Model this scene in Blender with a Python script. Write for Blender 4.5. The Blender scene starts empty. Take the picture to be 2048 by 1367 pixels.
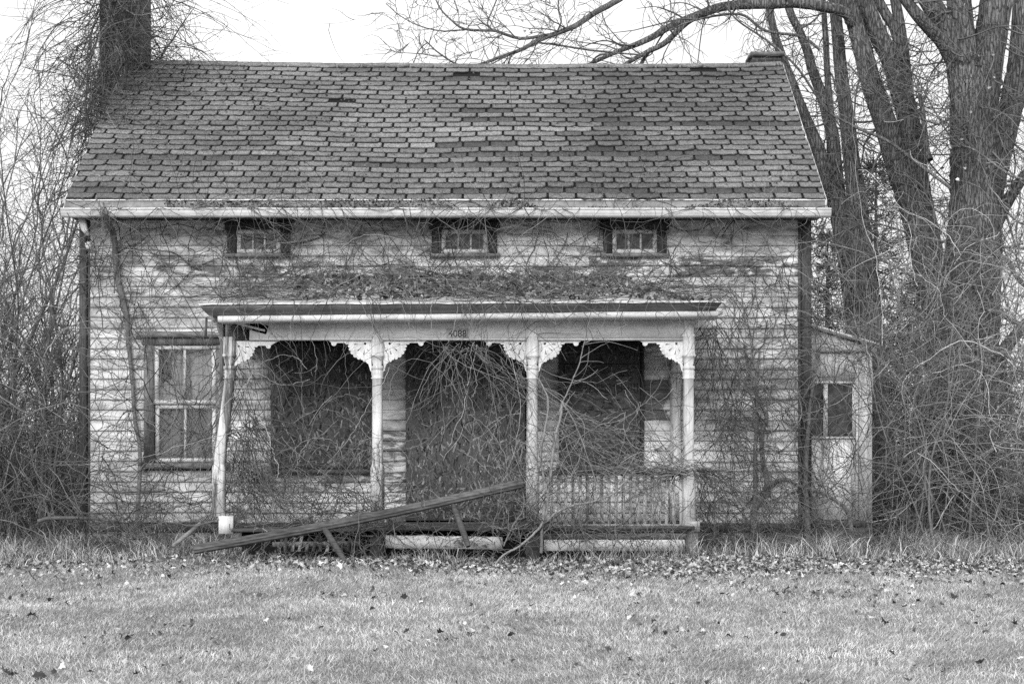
import bpy, math, random
import numpy as np
from mathutils import Vector, noise as mnoise
R = math.radians
rng = np.random.default_rng(11)
random.seed(5)
scene = bpy.context.scene
COL = scene.collection

# ------------------------------------------------------------------ camera, world, sun, exposure
CAM_Y, CAM_Z, FPX, HOR = -18.4, 1.0, 3350.0, 920.0      # photo pixels (2048 wide): focal length and horizon row
cam = bpy.data.objects.new('camera', bpy.data.cameras.new('camera'))
COL.objects.link(cam)
cam.location = (0, CAM_Y, CAM_Z)
cam.rotation_euler = (R(90), 0, 0)
cam.data.sensor_width = 36.0
cam.data.lens = 36.0 * FPX / 2048.0
cam.data.shift_y = (HOR - 683.5) / 2048.0
cam.data.clip_end = 1500
scene.camera = cam
scene.view_settings.view_transform = 'Standard'
scene.view_settings.look = 'None'
scene.view_settings.exposure = 0.75
scene.view_settings.gamma = 1.0
scene.render.filter_size = 1.1
scene.cycles.max_bounces = 6
scene.cycles.diffuse_bounces = 3
scene.cycles.use_denoising = False

SUN_ELEV, SUN_AZ = 25.0, -14.0          # azimuth measured from straight behind the camera towards the right
world = bpy.data.worlds.new("World")
scene.world = world
world.use_nodes = True
wt = world.node_tree
wt.nodes.clear()
def wn(t, **k):
    n = wt.nodes.new(t)
    for a, v in k.items(): setattr(n, a, v)
    return n
def wm(op, a, b=None, clamp=False):
    n = wn('ShaderNodeMath', operation=op, use_clamp=clamp)
    for i, v in enumerate((a, b)):
        if v is None: continue
        if isinstance(v, (int, float)): n.inputs[i].default_value = v
        else: wt.links.new(v, n.inputs[i])
    return n.outputs[0]
sky = wn('ShaderNodeTexSky', sky_type='NISHITA', sun_disc=False)
sky.sun_elevation = R(SUN_ELEV)
sky.sun_rotation = R(180 - SUN_AZ)
bw = wn('ShaderNodeRGBToBW'); wt.links.new(sky.outputs[0], bw.inputs[0])
tc = wn('ShaderNodeTexCoord')
sep = wn('ShaderNodeSeparateXYZ'); wt.links.new(tc.outputs['Generated'], sep.inputs[0])
up = wm('MAXIMUM', sep.outputs['Z'], 0.0)
mp = wn('ShaderNodeMapping'); mp.inputs['Scale'].default_value = (1.5, 1.5, 5.0)
wt.links.new(tc.outputs['Generated'], mp.inputs[0])
ns = wn('ShaderNodeTexNoise'); ns.inputs['Scale'].default_value = 2.2; ns.inputs['Detail'].default_value = 5
wt.links.new(mp.outputs[0], ns.inputs['Vector'])
cl = wm('ADD', wm('MULTIPLY', ns.outputs[0], 3.4), 3.9)            # layer of cloud, brighter overhead (overcast)
cl = wm('ADD', cl, wm('MULTIPLY', wm('POWER', up, 1.3), 9.5))
mixv = wm('ADD', wm('MULTIPLY', cl, 0.94), wm('MULTIPLY', bw.outputs[0], 0.06))
bg = wn('ShaderNodeBackground'); bg.inputs['Strength'].default_value = 0.1
wt.links.new(mixv, bg.inputs['Color'])
wo = wn('ShaderNodeOutputWorld'); wt.links.new(bg.outputs[0], wo.inputs[0])

sl = bpy.data.lights.new('sun', 'SUN'); sl.energy = 2.1; sl.angle = R(30); sl.color = (1, 1, 1)
so = bpy.data.objects.new('sun', sl); COL.objects.link(so)
so.rotation_euler = (R(90 - SUN_ELEV), 0, R(SUN_AZ)); so.location = (3, -12, 14)

# ------------------------------------------------------------------ helpers
def S(y): return (y - CAM_Y) / FPX
def W(px, py, y):
    s = S(y); return np.array([(px - 1024) * s, y, CAM_Z + (HOR - py) * s])
def X(px, y): return (px - 1024) * S(y)
def Z(py, y): return CAM_Z + (HOR - py) * S(y)

def ground_h(x, y):
    x = np.asarray(x, float); y = np.asarray(y, float)
    h = np.where(y < -1.8, (y + 1.8) * 0.0361, 0.0)
    h = np.where(y > 4, (y - 4) * 0.004, h)
    return h + 0.02*np.sin(x*1.3+y*0.7) + 0.015*np.sin(x*2.9-y*1.9+1.0)

def vnoise(x, y, seed=0):
    """smooth 2-D value noise, 0..1"""
    r = np.random.default_rng(seed); T = r.random((256, 256))
    xi = np.floor(x).astype(int); yi = np.floor(y).astype(int)
    fx = x - xi; fy = y - yi
    fx = fx*fx*(3-2*fx); fy = fy*fy*(3-2*fy)
    g = lambda a, b: T[a % 256, b % 256]
    return (g(xi, yi)*(1-fx)+g(xi+1, yi)*fx)*(1-fy) + (g(xi, yi+1)*(1-fx)+g(xi+1, yi+1)*fx)*fy

def link(o, parent=None):
    COL.objects.link(o)
    if parent is not None: o.parent = parent
    return o

def base_of(p):
    v = Vector((0, 0, 0))
    while p is not None: v = v + p.location; p = p.parent
    return v

def raw_mesh(name, V, loops, sizes, tone, mats, parent=None, peel=None, smooth=False, midx=None):
    b = base_of(parent)
    V = np.asarray(V, np.float32) - np.array(b, np.float32)
    m = bpy.data.meshes.new(name)
    m.vertices.add(len(V)); m.vertices.foreach_set('co', V.ravel())
    sizes = np.asarray(sizes, np.int32); loops = np.asarray(loops, np.int32)
    m.loops.add(len(loops)); m.loops.foreach_set('vertex_index', loops)
    starts = np.concatenate([[0], np.cumsum(sizes)[:-1]]).astype(np.int32)
    m.polygons.add(len(sizes)); m.polygons.foreach_set('loop_start', starts)
    try: m.polygons.foreach_set('loop_total', sizes)
    except Exception: pass
    if smooth: m.polygons.foreach_set('use_smooth', np.ones(len(sizes), bool))
    m.update(calc_edges=True)
    at = m.attributes.new('tone', 'FLOAT', 'POINT'); at.data.foreach_set('value', np.asarray(tone, np.float32))
    if peel is not None:
        at = m.attributes.new('peel', 'FLOAT', 'POINT'); at.data.foreach_set('value', np.asarray(peel, np.float32))
    for mm in (mats if isinstance(mats, (list, tuple)) else [mats]): m.materials.append(mm)
    if midx is not None: m.polygons.foreach_set('material_index', np.asarray(midx, np.int32))
    m.validate()
    o = bpy.data.objects.new(name, m)
    return link(o, parent)

class MB:
    def __init__(s): s.v = []; s.f = []; s.t = []; s.p = []
    def add(s, vs, fs, tone=1.0, peel=0.0):
        o = len(s.v); s.v += [tuple(v) for v in vs]; s.f += [tuple(i+o for i in f) for f in fs]
        n = len(vs)
        s.t += list(tone) if hasattr(tone, '__len__') else [tone]*n
        s.p += list(peel) if hasattr(peel, '__len__') else [peel]*n
        return s
    def box(s, x0, x1, y0, y1, z0, z1, tone=1.0, peel=0.0, rot=0.0):
        v = [(x, y, z) for x in (x0, x1) for y in (y0, y1) for z in (z0, z1)]
        if rot:
            cx, cz = (x0+x1)/2, (z0+z1)/2; c, sn = math.cos(rot), math.sin(rot)
            v = [(cx+(x-cx)*c-(z-cz)*sn, y, cz+(x-cx)*sn+(z-cz)*c) for x, y, z in v]
        return s.add(v, [(0,1,3,2),(4,6,7,5),(0,4,5,1),(2,3,7,6),(0,2,6,4),(1,5,7,3)], tone, peel)
    def hexa(s, v, tone=1.0, peel=0.0):      # 4 bottom points then 4 top points, same winding
        return s.add(v, [(3,2,1,0),(4,5,6,7),(0,1,5,4),(1,2,6,5),(2,3,7,6),(3,0,4,7)], tone, peel)
    def bar(s, a, b, w, d, tone=1.0, peel=0.0):   # square bar between two points, width in xz, depth in y
        a = np.array(a, float); b = np.array(b, float); t = b-a; t /= np.linalg.norm(t)
        n = np.cross(t, (0,1,0)); n /= np.linalg.norm(n); m = np.cross(n, t)
        q = lambda c: [c-n*w/2-m*d/2, c+n*w/2-m*d/2, c+n*w/2+m*d/2, c-n*w/2+m*d/2]
        return s.hexa(q(a)+q(b), tone, peel)
    def prism(s, prof, x0, x1, dz0=0.0, dz1=0.0, tone=1.0, peel=0.0, n=1, wob=0.0, inset=0.0):
        """profile of (y, z) pulled along x in n pieces; dz tilts it; inset narrows the low points at the ends"""
        k = len(prof); vs = []; zs = [p[1] for p in prof]; zt = max(zs); zb = min(zs)
        for i in range(n+1):
            u = i/n; dz = dz0+(dz1-dz0)*u + (wob*(random.random()-.5) if 0 < i < n else 0)
            for y, z in prof:
                ins = inset*(zt-z)/max(1e-6, zt-zb)*(1 if i == 0 else -1 if i == n else 0)
                vs.append((x0+(x1-x0)*u+ins, y, z+dz))
        fs = [(i*k+j, i*k+(j+1) % k, (i+1)*k+(j+1) % k, (i+1)*k+j) for i in range(n) for j in range(k)]
        fs += [tuple(range(k))[::-1], tuple(n*k+j for j in range(k))]
        return s.add(vs, fs, tone, peel)
    def lathe(s, prof, cx, cy, k=16, tone=1.0, peel=0.0):
        """prof rows: z, half width, squareness 0..1, centre x offset"""
        vs = []
        for row in prof:
            z, h, q = row[:3]; off = row[3] if len(row) > 3 else 0
            for j in range(k):
                a = 2*math.pi*(j+.5)/k; c, sn = math.cos(a), math.sin(a)
                sq = 1/max(abs(c), abs(sn)); r = h*(q*min(sq, 1.38)+(1-q))
                vs.append((cx+off+c*r, cy+sn*r, z))
        n = len(prof)
        fs = [(i*k+j, i*k+(j+1) % k, (i+1)*k+(j+1) % k, (i+1)*k+j) for i in range(n-1) for j in range(k)]
        fs += [tuple(range(k))[::-1], tuple((n-1)*k+j for j in range(k))]
        return s.add(vs, fs, tone, peel)
    def build(s, name, mat, parent=None, smooth=False):
        sizes = [len(f) for f in s.f]; loops = [i for f in s.f for i in f]
        return raw_mesh(name, np.array(s.v), loops, sizes, s.t, mat, parent, s.p, smooth)

def thing(name, label, cat, loc=(0, 0, 0), group=None):
    o = bpy.data.objects.new(name, None); o.empty_display_size = .2
    link(o); o.location = loc
    o['label'] = label; o['category'] = cat
    if group: o['group'] = group
    return o
def tag(o, label, cat, group=None, kind=None):
    o['label'] = label; o['category'] = cat
    if group: o['group'] = group
    if kind: o['kind'] = kind
    return o

# ---- tubes: a batch of strands P (S,T,3) with radii (S,T)
class Tubes:
    def __init__(s): s.V = []; s.Q = []; s.t = []; s.n = 0
    def add(s, P, Rr, tone, k=3):
        P = np.asarray(P, float)
        if P.ndim == 2: P = P[None]; Rr = np.asarray(Rr)[None]
        Sn, T, _ = P.shape
        tan = np.gradient(P, axis=1); tan /= np.linalg.norm(tan, axis=2, keepdims=True)+1e-9
        ref = rng.normal(size=(Sn, 1, 3)); ref /= np.linalg.norm(ref, axis=2, keepdims=True)
        n1 = np.cross(tan, np.broadcast_to(ref, tan.shape)); n1 /= np.linalg.norm(n1, axis=2, keepdims=True)+1e-9
        n2 = np.cross(tan, n1)
        a = np.arange(k)*2*np.pi/k
        ring = P[:, :, None, :] + Rr[:, :, None, None]*(n1[:, :, None, :]*np.cos(a)[None, None, :, None] + n2[:, :, None, :]*np.sin(a)[None, None, :, None])
        V = ring.reshape(-1, 3)
        idx = np.arange(Sn*T*k).reshape(Sn, T, k) + s.n
        A = idx[:, :-1, :]; B = idx[:, 1:, :]
        q = np.stack([A, np.roll(A, -1, 2), np.roll(B, -1, 2), B], -1).reshape(-1, 4)
        s.V.append(V); s.Q.append(q); s.n += len(V)
        tone = np.broadcast_to(np.asarray(tone, float), (Sn,))
        s.t.append(np.repeat(tone, T*k))
        return P
    def build(s, name, mat, parent=None, smooth=True):
        V = np.concatenate(s.V); Q = np.concatenate(s.Q)
        return raw_mesh(name, V, Q.ravel(), np.full(len(Q), 4), np.concatenate(s.t), mat, parent, None, smooth)

def unit(v): return v/(np.linalg.norm(v, axis=-1, keepdims=True)+1e-9)
def strands(start, d, L, T=10, wob=.25, grav=0.0, ymax=None, flat=1.0, floor=None):
    """wandering stems: start (S,3), direction (S,3), length (S)"""
    start = np.asarray(start, float); Sn = len(start)
    d = unit(np.broadcast_to(np.asarray(d, float), (Sn, 3)).copy())
    L = np.broadcast_to(np.asarray(L, float), (Sn,)); step = L/(T-1)
    P = np.zeros((Sn, T, 3)); P[:, 0] = start; w = rng.normal(size=(Sn, 3))
    for i in range(1, T):
        w = .45*w + .9*rng.normal(size=(Sn, 3))
        d = d + wob*w*np.array([1, flat, 1]); d[:, 2] += grav
        d = unit(d); P[:, i] = P[:, i-1] + d*step[:, None]
    if ymax is not None: P[:, :, 1] = np.minimum(P[:, :, 1], ymax - .03*rng.random((Sn, 1)))
    if floor is not None: P[:, :, 2] = np.maximum(P[:, :, 2], ground_h(P[:, :, 0], P[:, :, 1])+.01)
    return P
def taper(Sn, T, r0, r1): 
    r0 = np.broadcast_to(np.asarray(r0, float), (Sn,)); r1 = np.broadcast_to(np.asarray(r1, float), (Sn,))
    u = np.linspace(0, 1, T)[None]; return r0[:, None]*(1-u)+r1[:, None]*u
def offshoots(P, n, lo, hi, T=6, wob=.25, spread=.9, grav=0.0, ymin=0.15, flat=1.0, ymax=None, upb=0.0, floor=None):
    """side twigs from strands P"""
    Sn, TT, _ = P.shape
    si = rng.integers(0, Sn, n); u = rng.uniform(ymin, .98, n)*(TT-1); i0 = np.minimum(u.astype(int), TT-2); f = u-i0
    st = P[si, i0]*(1-f)[:, None]+P[si, i0+1]*f[:, None]
    t = unit(P[si, i0+1]-P[si, i0])
    r = rng.normal(size=(n, 3))*np.array([1, flat, 1]); r -= (r*t).sum(1, keepdims=True)*t; r = unit(r)
    d = t*(1-.45*spread)+r*spread; d[:, 2] += upb
    return strands(st, d, rng.uniform(lo, hi, n), T, wob, grav, ymax, flat, floor)
def vtone(n):
    c = rng.random(n)
    return np.where(c < .28, rng.uniform(.25, .5, n), np.where(c < .8, rng.uniform(.6, 1.15, n), rng.uniform(1.2, 1.9, n)))

def catmull(pts, n):
    p = np.asarray(pts, float); q = np.vstack([2*p[0]-p[1], p, 2*p[-1]-p[-2]]); out = []
    for i in range(1, len(q)-2):
        for u in np.linspace(0, 1, n, endpoint=False):
            a, b, c, d = q[i-1], q[i], q[i+1], q[i+2]
            out.append(.5*((2*b)+(-a+c)*u+(2*a-5*b+4*c-d)*u*u+(-a+3*b-3*c+d)*u**3))
    out.append(p[-1]); return np.array(out)

# ---- leaves: a batch of small lobed blades
LEAF = np.array([(0,-.5),(.16,-.28),(.36,-.24),(.27,-.02),(.38,.16),(.2,.24),(0,.5),(-.18,.26),(-.4,.14),(-.25,-.02),(-.34,-.26),(-.16,-.28)])
def leaves(pos, size, tone, tilt=.6, curl=.5):
    n = len(pos); k = len(LEAF)
    loc = np.zeros((n, k+1, 3)); sq = rng.uniform(.55, 1.1, (n, 1))
    loc[:, 1:, 0] = LEAF[None, :, 0]*sq; loc[:, 1:, 1] = LEAF[None, :, 1]
    c = rng.normal(size=(n, 1))*curl*1.6; c2 = rng.normal(size=(n, 1))*curl*1.3
    loc[:, :, 2] = c*loc[:, :, 0]**2*2.4 + c2*loc[:, :, 1]**2*1.6
    loc[:, 1:, 2] += rng.normal(size=(n, k))*.05
    loc *= np.asarray(size).reshape(-1, 1, 1)
    a = rng.uniform(0, 2*np.pi, n); b = rng.normal(size=n)*tilt; g = rng.normal(size=n)*tilt
    ca, sa, cb, sb, cg, sg = np.cos(a), np.sin(a), np.cos(b), np.sin(b), np.cos(g), np.sin(g)
    x, y, z = loc[..., 0], loc[..., 1], loc[..., 2]
    y, z = y*cb[:, None]-z*sb[:, None], y*sb[:, None]+z*cb[:, None]
    x, z = x*cg[:, None]-z*sg[:, None], x*sg[:, None]+z*cg[:, None]
    x, y = x*ca[:, None]-y*sa[:, None], x*sa[:, None]+y*ca[:, None]
    V = np.stack([x, y, z], -1)+np.asarray(pos)[:, None, :]
    base = np.arange(n)[:, None]*(k+1)
    j = np.arange(k)
    tri = np.stack([np.zeros(k, int), 1+j, 1+(j+1) % k], -1)[None]+base[:, :, None]
    return V.reshape(-1, 3), tri.reshape(-1, 3), np.repeat(np.broadcast_to(tone, (n,)), k+1)
def leaf_obj(name, batches, mat):
    Vs, Fs, Ts, o = [], [], [], 0
    for V, F, T in batches: Vs.append(V); Fs.append(F+o); Ts.append(T); o += len(V)
    F = np.concatenate(Fs)
    return raw_mesh(name, np.concatenate(Vs), F.ravel(), np.full(len(F), 3), np.concatenate(Ts), mat)

# ---- blades of grass: start, lean vector, height, width
def blades(base, lean, h, w, tone):
    n = len(base); a = rng.uniform(0, 2*np.pi, n); sd = np.stack([np.cos(a), np.sin(a), np.zeros(n)], -1)*np.asarray(w)[:, None]*.5
    up_ = np.zeros((n, 3)); up_[:, 2] = h
    mid = base+up_*.6+lean*.35; tip = base+up_+lean; tip[:, 2] -= .15*np.linalg.norm(lean, axis=1)
    V = np.stack([base-sd, base+sd, mid+sd*.8, mid-sd*.8, tip], 1).reshape(-1, 3)
    b = np.arange(n)[:, None]*5
    lp = (np.array([0, 1, 2, 3, 3, 2, 4])[None]+b).ravel(); sz = np.tile([4, 3], n)
    return V, lp, sz, np.repeat(tone, 5)
def blade_obj(name, batches, mat):
    V, Lp, Sz, T, o = [], [], [], [], 0
    for v, lp, sz, t in batches: V.append(v); Lp.append(lp+o); Sz.append(sz); T.append(t); o += len(v)
    return raw_mesh(name, np.concatenate(V), np.concatenate(Lp), np.concatenate(Sz), np.concatenate(T), mat)

# ------------------------------------------------------------------ materials (all grey: the place was photographed in black and white)
class NT:
    def __init__(s, name):
        s.m = bpy.data.materials.new(name); s.m.use_nodes = True; s.t = s.m.node_tree
        s.b = s.t.nodes['Principled BSDF']; s.tc = s.t.nodes.new('ShaderNodeTexCoord')
    def setin(s, sock, v):
        if isinstance(v, (int, float)): sock.default_value = v
        else: s.t.links.new(v, sock)
    def math(s, op, a, b=0.0, clamp=False):
        n = s.t.nodes.new('ShaderNodeMath'); n.operation = op; n.use_clamp = clamp
        s.setin(n.inputs[0], a); s.setin(n.inputs[1], b); return n.outputs[0]
    def noise(s, scale=5, st=(1, 1, 1), detail=4, rough=.6, dist=0.0):
        m = s.t.nodes.new('ShaderNodeMapping'); m.inputs['Scale'].default_value = st
        s.t.links.new(s.tc.outputs['Object'], m.inputs[0])
        n = s.t.nodes.new('ShaderNodeTexNoise'); n.inputs['Scale'].default_value = scale
        n.inputs['Detail'].default_value = detail; n.inputs['Roughness'].default_value = rough; n.inputs['Distortion'].default_value = dist
        s.t.links.new(m.outputs[0], n.inputs['Vector']); return n.outputs[0]
    def voro(s, scale=5, st=(1, 1, 1), feature='F1', out='Distance'):
        m = s.t.nodes.new('ShaderNodeMapping'); m.inputs['Scale'].default_value = st
        s.t.links.new(s.tc.outputs['Object'], m.inputs[0])
        n = s.t.nodes.new('ShaderNodeTexVoronoi'); n.feature = feature; n.inputs['Scale'].default_value = scale
        s.t.links.new(m.outputs[0], n.inputs['Vector']); return n.outputs[out]
    def step(s, v, lo, hi, a=0.0, b=1.0):
        n = s.t.nodes.new('ShaderNodeMapRange'); n.interpolation_type = 'SMOOTHSTEP'
        s.setin(n.inputs[0], v); n.inputs[1].default_value = lo; n.inputs[2].default_value = hi
        n.inputs[3].default_value = a; n.inputs[4].default_value = b; return n.outputs[0]
    def attr(s, name):
        n = s.t.nodes.new('ShaderNodeAttribute'); n.attribute_name = name; return n.outputs['Fac']
    def mix(s, f, a, b):      # scalar mix
        return s.math('ADD', s.math('MULTIPLY', a, s.math('SUBTRACT', 1.0, f)), s.math('MULTIPLY', b, f))
    def done(s, val, rough=.85, bump=None, bs=.5, bd=.01, spec=.25):
        c = s.t.nodes.new('ShaderNodeCombineColor')
        for i in range(3): s.setin(c.inputs[i], val)
        s.t.links.new(c.outputs[0], s.b.inputs['Base Color'])
        s.setin(s.b.inputs['Roughness'], rough); s.b.inputs['Specular IOR Level'].default_value = spec
        if bump is not None:
            n = s.t.nodes.new('ShaderNodeBump'); n.inputs['Strength'].default_value = bs; n.inputs['Distance'].default_value = bd
            s.setin(n.inputs['Height'], bump); s.t.links.new(n.outputs[0], s.b.inputs['Normal'])
        return s.m

def painted(name, paint=.6, wood=.09, peel=.0, st=(.16, 1, 1), dirt=.5, coarse=1.4):
    """old paint over weathered boards; st squeezes the grain along the board"""
    n = NT(name)
    grain = n.noise(90, (st[0], st[1], st[2]), 5, .7)
    big = n.noise(coarse, (st[0]*3.5, 1, st[2]), 5, .65, .6)
    mid = n.noise(11, (st[0]*2.2, 1, st[2]), 6, .72, .4)
    fine = n.noise(55, (st[0]*1.6, 1, st[2]), 4, .7)
    cover = n.math('ADD', n.math('MULTIPLY', big, .45), n.math('ADD', n.math('MULTIPLY', mid, .4), n.math('MULTIPLY', fine, .15)))
    cover = n.math('ADD', cover, n.math('MULTIPLY', n.attr('peel'), .28))
    mask = n.step(n.math('ADD', cover, peel), .575, .64)
    stain = n.step(n.math('ADD', n.math('MULTIPLY', big, .5), n.math('MULTIPLY', mid, .5)), .36, .66, 1.0, 1.0-dirt)
    speck = n.step(n.noise(160, (1, 1, 1), 2, .6), .60, .68, 1.0, .55)
    pc = n.math('MULTIPLY', n.math('MULTIPLY', n.math('MULTIPLY', paint, stain), speck), n.step(grain, .3, .7, .86, 1.06))
    wc = n.math('MULTIPLY', wood, n.step(grain, .25, .75, .45, 1.7))
    col = n.math('MULTIPLY', n.mix(mask, pc, wc), n.attr('tone'))
    h = n.math('SUBTRACT', n.math('MULTIPLY', grain, .35), n.math('MULTIPLY', mask, .5))
    return n.done(col, .8, h, .5, .004)
def wood(name, base, st=(.12, 1, 1), var=.6):
    n = NT(name); g = n.noise(70, st, 5, .7); b = n.noise(5, (st[0]*2+.05, 1, st[2]), 4, .6)
    col = n.math('MULTIPLY', n.math('MULTIPLY', n.step(g, .25, .75, 1-var, 1+var), n.step(b, .3, .7, .65, 1.3)), n.math('MULTIPLY', base, n.attr('tone')))
    return n.done(col, .85, g, .5, .004)
def plain(name, base, var=.35, scale=30, rough=.8, bs=.3, spec=.25, speck=0.0):
    n = NT(name); g = n.noise(scale, (1, 1, 1), 4, .65); g2 = n.noise(scale*.12, (1, 1, 1), 3, .6)
    col = n.math('MULTIPLY', n.math('MULTIPLY', n.step(g, .3, .7, 1-var, 1+var), n.step(g2, .3, .7, 1-var*.6, 1+var*.6)), n.math('MULTIPLY', base, n.attr('tone')))
    return n.done(col, rough, g, bs, .004, spec)

M = {}
M['siding'] = painted('white_siding', .82, .11, .0, (.14, 1, 1), .82, 1.5)
M['trim'] = painted('white_trim', .68, .10, .0, (.2, 1, .8), .35)
M['post'] = painted('white_post', .70, .11, .025, (1, 1, .16), .5)
M['beam'] = painted('white_beam', .68, .11, -.035, (.2, 1, 1), .3)
M['fret'] = painted('white_fretwork', .74, .14, -.035, (.8, 1, .8), .4)
M['vest'] = painted('grey_panel_paint', .68, .16, .0, (1, 1, .3), .5)
M['sash'] = painted('sash_paint', .74, .12, .0, (.4, 1, .4), .4)
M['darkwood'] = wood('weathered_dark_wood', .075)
M['darkwood_v'] = wood('weathered_dark_board', .055, (1, 1, .1))
M['greywood'] = wood('grey_weathered_wood', .17)
M['greywood_v'] = wood('grey_weathered_casing', .20, (1, 1, .1))
M['crown'] = painted('dark_moulding_paint', .17, .07, .0, (.12, 1, 1), .5)
M['gutter'] = plain('white_gutter_metal', .62, .14, 8, .45, .05)
M['fascia'] = plain('pale_fascia_metal', .20, .25, 14, .6, .1)
M['void'] = plain('unlit_black', .012, .3, 4)  # near-black colour standing in for darkness indoors and below the deck
M['stone'] = plain('foundation_stone', .16, .5, 9, .9, .6)
M['leaf'] = plain('dry_leaf', .30, .35, 60, .8, .3)
M['grass'] = plain('pale_winter_grass', .40, .2, 2.5, .9, .0, .1)
M['weed'] = plain('dry_weeds', .40, .25, 8, .9, .0, .1)
M['vine'] = plain('vine_bark', .115, .3, 60, .85, .3)
M['twig'] = plain('twig_bark', .10, .3, 40, .9, .3)
M['needle'] = plain('evergreen_needles', .045, .4, 8, .9, .0, .1)
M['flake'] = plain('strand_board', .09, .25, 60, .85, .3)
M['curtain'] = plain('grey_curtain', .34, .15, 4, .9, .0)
M['ink'] = plain('black_ink', .02, .1, 10, .6, .0)
M['plate'] = plain('number_plate_paint', .40, .2, 50, .6, .1)

n = NT('asphalt_shingle')
g = n.noise(110, (1, 1, 1), 3, .8); g2 = n.noise(30, (1, 1, 1), 5, .7); lich = n.step(n.noise(70, (1, 1, 1), 3, .7), .60, .70)
reg = n.noise(.8, (1, 1, 1), 4, .6)
c = n.math('MULTIPLY', n.math('MULTIPLY', .122, n.attr('tone')), n.math('MULTIPLY', n.step(g, .34, .66, .3, 1.7), n.step(g2, .25, .75, .62, 1.36)))
c = n.math('MULTIPLY', c, n.step(reg, .3, .7, .82, 1.2))
c = n.mix(n.math('MULTIPLY', lich, .45), c, .045)
M['shingle'] = n.done(c, .95, g, .8, .004, .15)

def bark(name, lo, hi, vs=7.0):
    n = NT(name)
    ridge = n.noise(vs*2.3, (1, 1, .13), 6, .75, 1.2); v = n.voro(vs*3.2, (1, 1, .16), 'DISTANCE_TO_EDGE')
    cr = n.step(v, 0.0, .16); f = n.noise(60, (1, 1, .4), 4, .7); big = n.noise(1.6, (1, 1, .5), 3, .6)
    col = n.math('MULTIPLY', n.mix(n.math('MULTIPLY', cr, n.step(ridge, .3, .65)), lo, hi), n.math('MULTIPLY', n.step(f, .25, .75, .6, 1.4), n.step(big, .3, .7, .7, 1.25)))
    h = n.math('ADD', n.math('MULTIPLY', cr, .5), n.math('MULTIPLY', ridge, .8))
    return n.done(n.math('MULTIPLY', col, n.attr('tone')), .95, h, .8, .03, .1)
M['bark'] = bark('furrowed_bark', .045, .17, 8.5)
M['bark_smooth'] = bark('smooth_bark', .10, .22, 16)

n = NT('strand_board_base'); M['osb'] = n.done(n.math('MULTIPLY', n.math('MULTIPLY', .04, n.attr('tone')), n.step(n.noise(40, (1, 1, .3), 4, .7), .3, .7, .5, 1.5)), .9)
n = NT('old_brick')
bt = n.t.nodes.new('ShaderNodeTexBrick'); mpb = n.t.nodes.new('ShaderNodeMapping'); mpb.inputs['Rotation'].default_value = (R(90), 0, 0)
n.t.links.new(n.tc.outputs['Object'], mpb.inputs[0]); n.t.links.new(mpb.outputs[0], bt.inputs['Vector'])
bt.inputs['Scale'].default_value = 4.6; bt.inputs['Color1'].default_value = (.03,)*3+(1,); bt.inputs['Color2'].default_value = (.06,)*3+(1,); bt.inputs['Mortar'].default_value = (.10,)*3+(1,)
rgb = n.t.nodes.new('ShaderNodeRGBToBW'); n.t.links.new(bt.outputs[0], rgb.inputs[0])
M['brick'] = n.done(n.math('MULTIPLY', rgb.outputs[0], n.step(n.noise(25, (1, 1, 1), 4, .7), .3, .7, .6, 1.4)), .9, bt.outputs['Fac'], -.4, .01)
n = NT('lawn_soil')
M['ground'] = n.done(n.math('MULTIPLY', .17, n.math('MULTIPLY', n.step(n.noise(40, (1, 1, 1), 5, .75), .3, .7, .4, 1.6), n.step(n.noise(1.2, (1, 1, 1), 4, .6), .3, .7, .75, 1.2))), .95, n.noise(60, (1, 1, 1), 4, .7), .8, .02, .1)
n = NT('old_window_glass')
M['glass'] = n.done(n.math('MULTIPLY', .055, n.step(n.noise(9, (1, 1, 1), 4, .6), .35, .65, .35, 1.6)), .16, None, .15, .01, .4)
n = NT('clear_window_glass')            # thin old pane: partly mirrors the sky, mostly shows the curtain
tr = n.t.nodes.new('ShaderNodeBsdfTransparent'); gl = n.t.nodes.new('ShaderNodeBsdfGlossy'); gl.inputs['Roughness'].default_value = .06
mx = n.t.nodes.new('ShaderNodeMixShader'); mx.inputs[0].default_value = .15
tr.inputs[0].default_value = (.85, .85, .85, 1)
n.t.links.new(tr.outputs[0], mx.inputs[1]); n.t.links.new(gl.outputs[0], mx.inputs[2])
n.t.links.new(mx.outputs[0], n.t.nodes['Material Output'].inputs['Surface']); M['pane'] = n.m

# ------------------------------------------------------------------ ground
gx = np.concatenate([np.linspace(-160, -12, 14), np.linspace(-11, 11, 90), np.linspace(12, 160, 14)])
gy = np.concatenate([np.linspace(-60, -14, 10), np.linspace(-13, 8, 80), np.linspace(10, 400, 26)])
GX, GY = np.meshgrid(gx, gy); nx, ny = len(gx), len(gy)
V = np.stack([GX, GY, ground_h(GX, GY)], -1).reshape(-1, 3)
ii = (np.arange(ny-1)[:, None]*nx+np.arange(nx-1)[None]).ravel()
Q = np.stack([ii, ii+1, ii+nx+1, ii+nx], -1)
o = raw_mesh('ground', V, Q.ravel(), np.full(len(Q), 4), np.ones(len(V)), M['ground'], smooth=True)
o['kind'] = 'structure'; o['label'] = 'pale winter lawn sloping gently up to the house'

# ------------------------------------------------------------------ the house
house = thing('abandoned_house', 'derelict white clapboard house with sagging shingle roof, boarded openings and vine-choked front porch', 'house', (-.75, 0, 0))
XL, XR = X(172, 0), X(1605, 0)
ZB, ZT = Z(1045, 0), Z(436, 0)
YB = 5.26
# body (black box coloured as unlit rooms behind the boards) with side and rear walls
b = MB(); b.box(XL+.04, XR-.04, .16, YB-.1, .0, ZT-.02); b.build('interior', M['void'], house)

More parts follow.
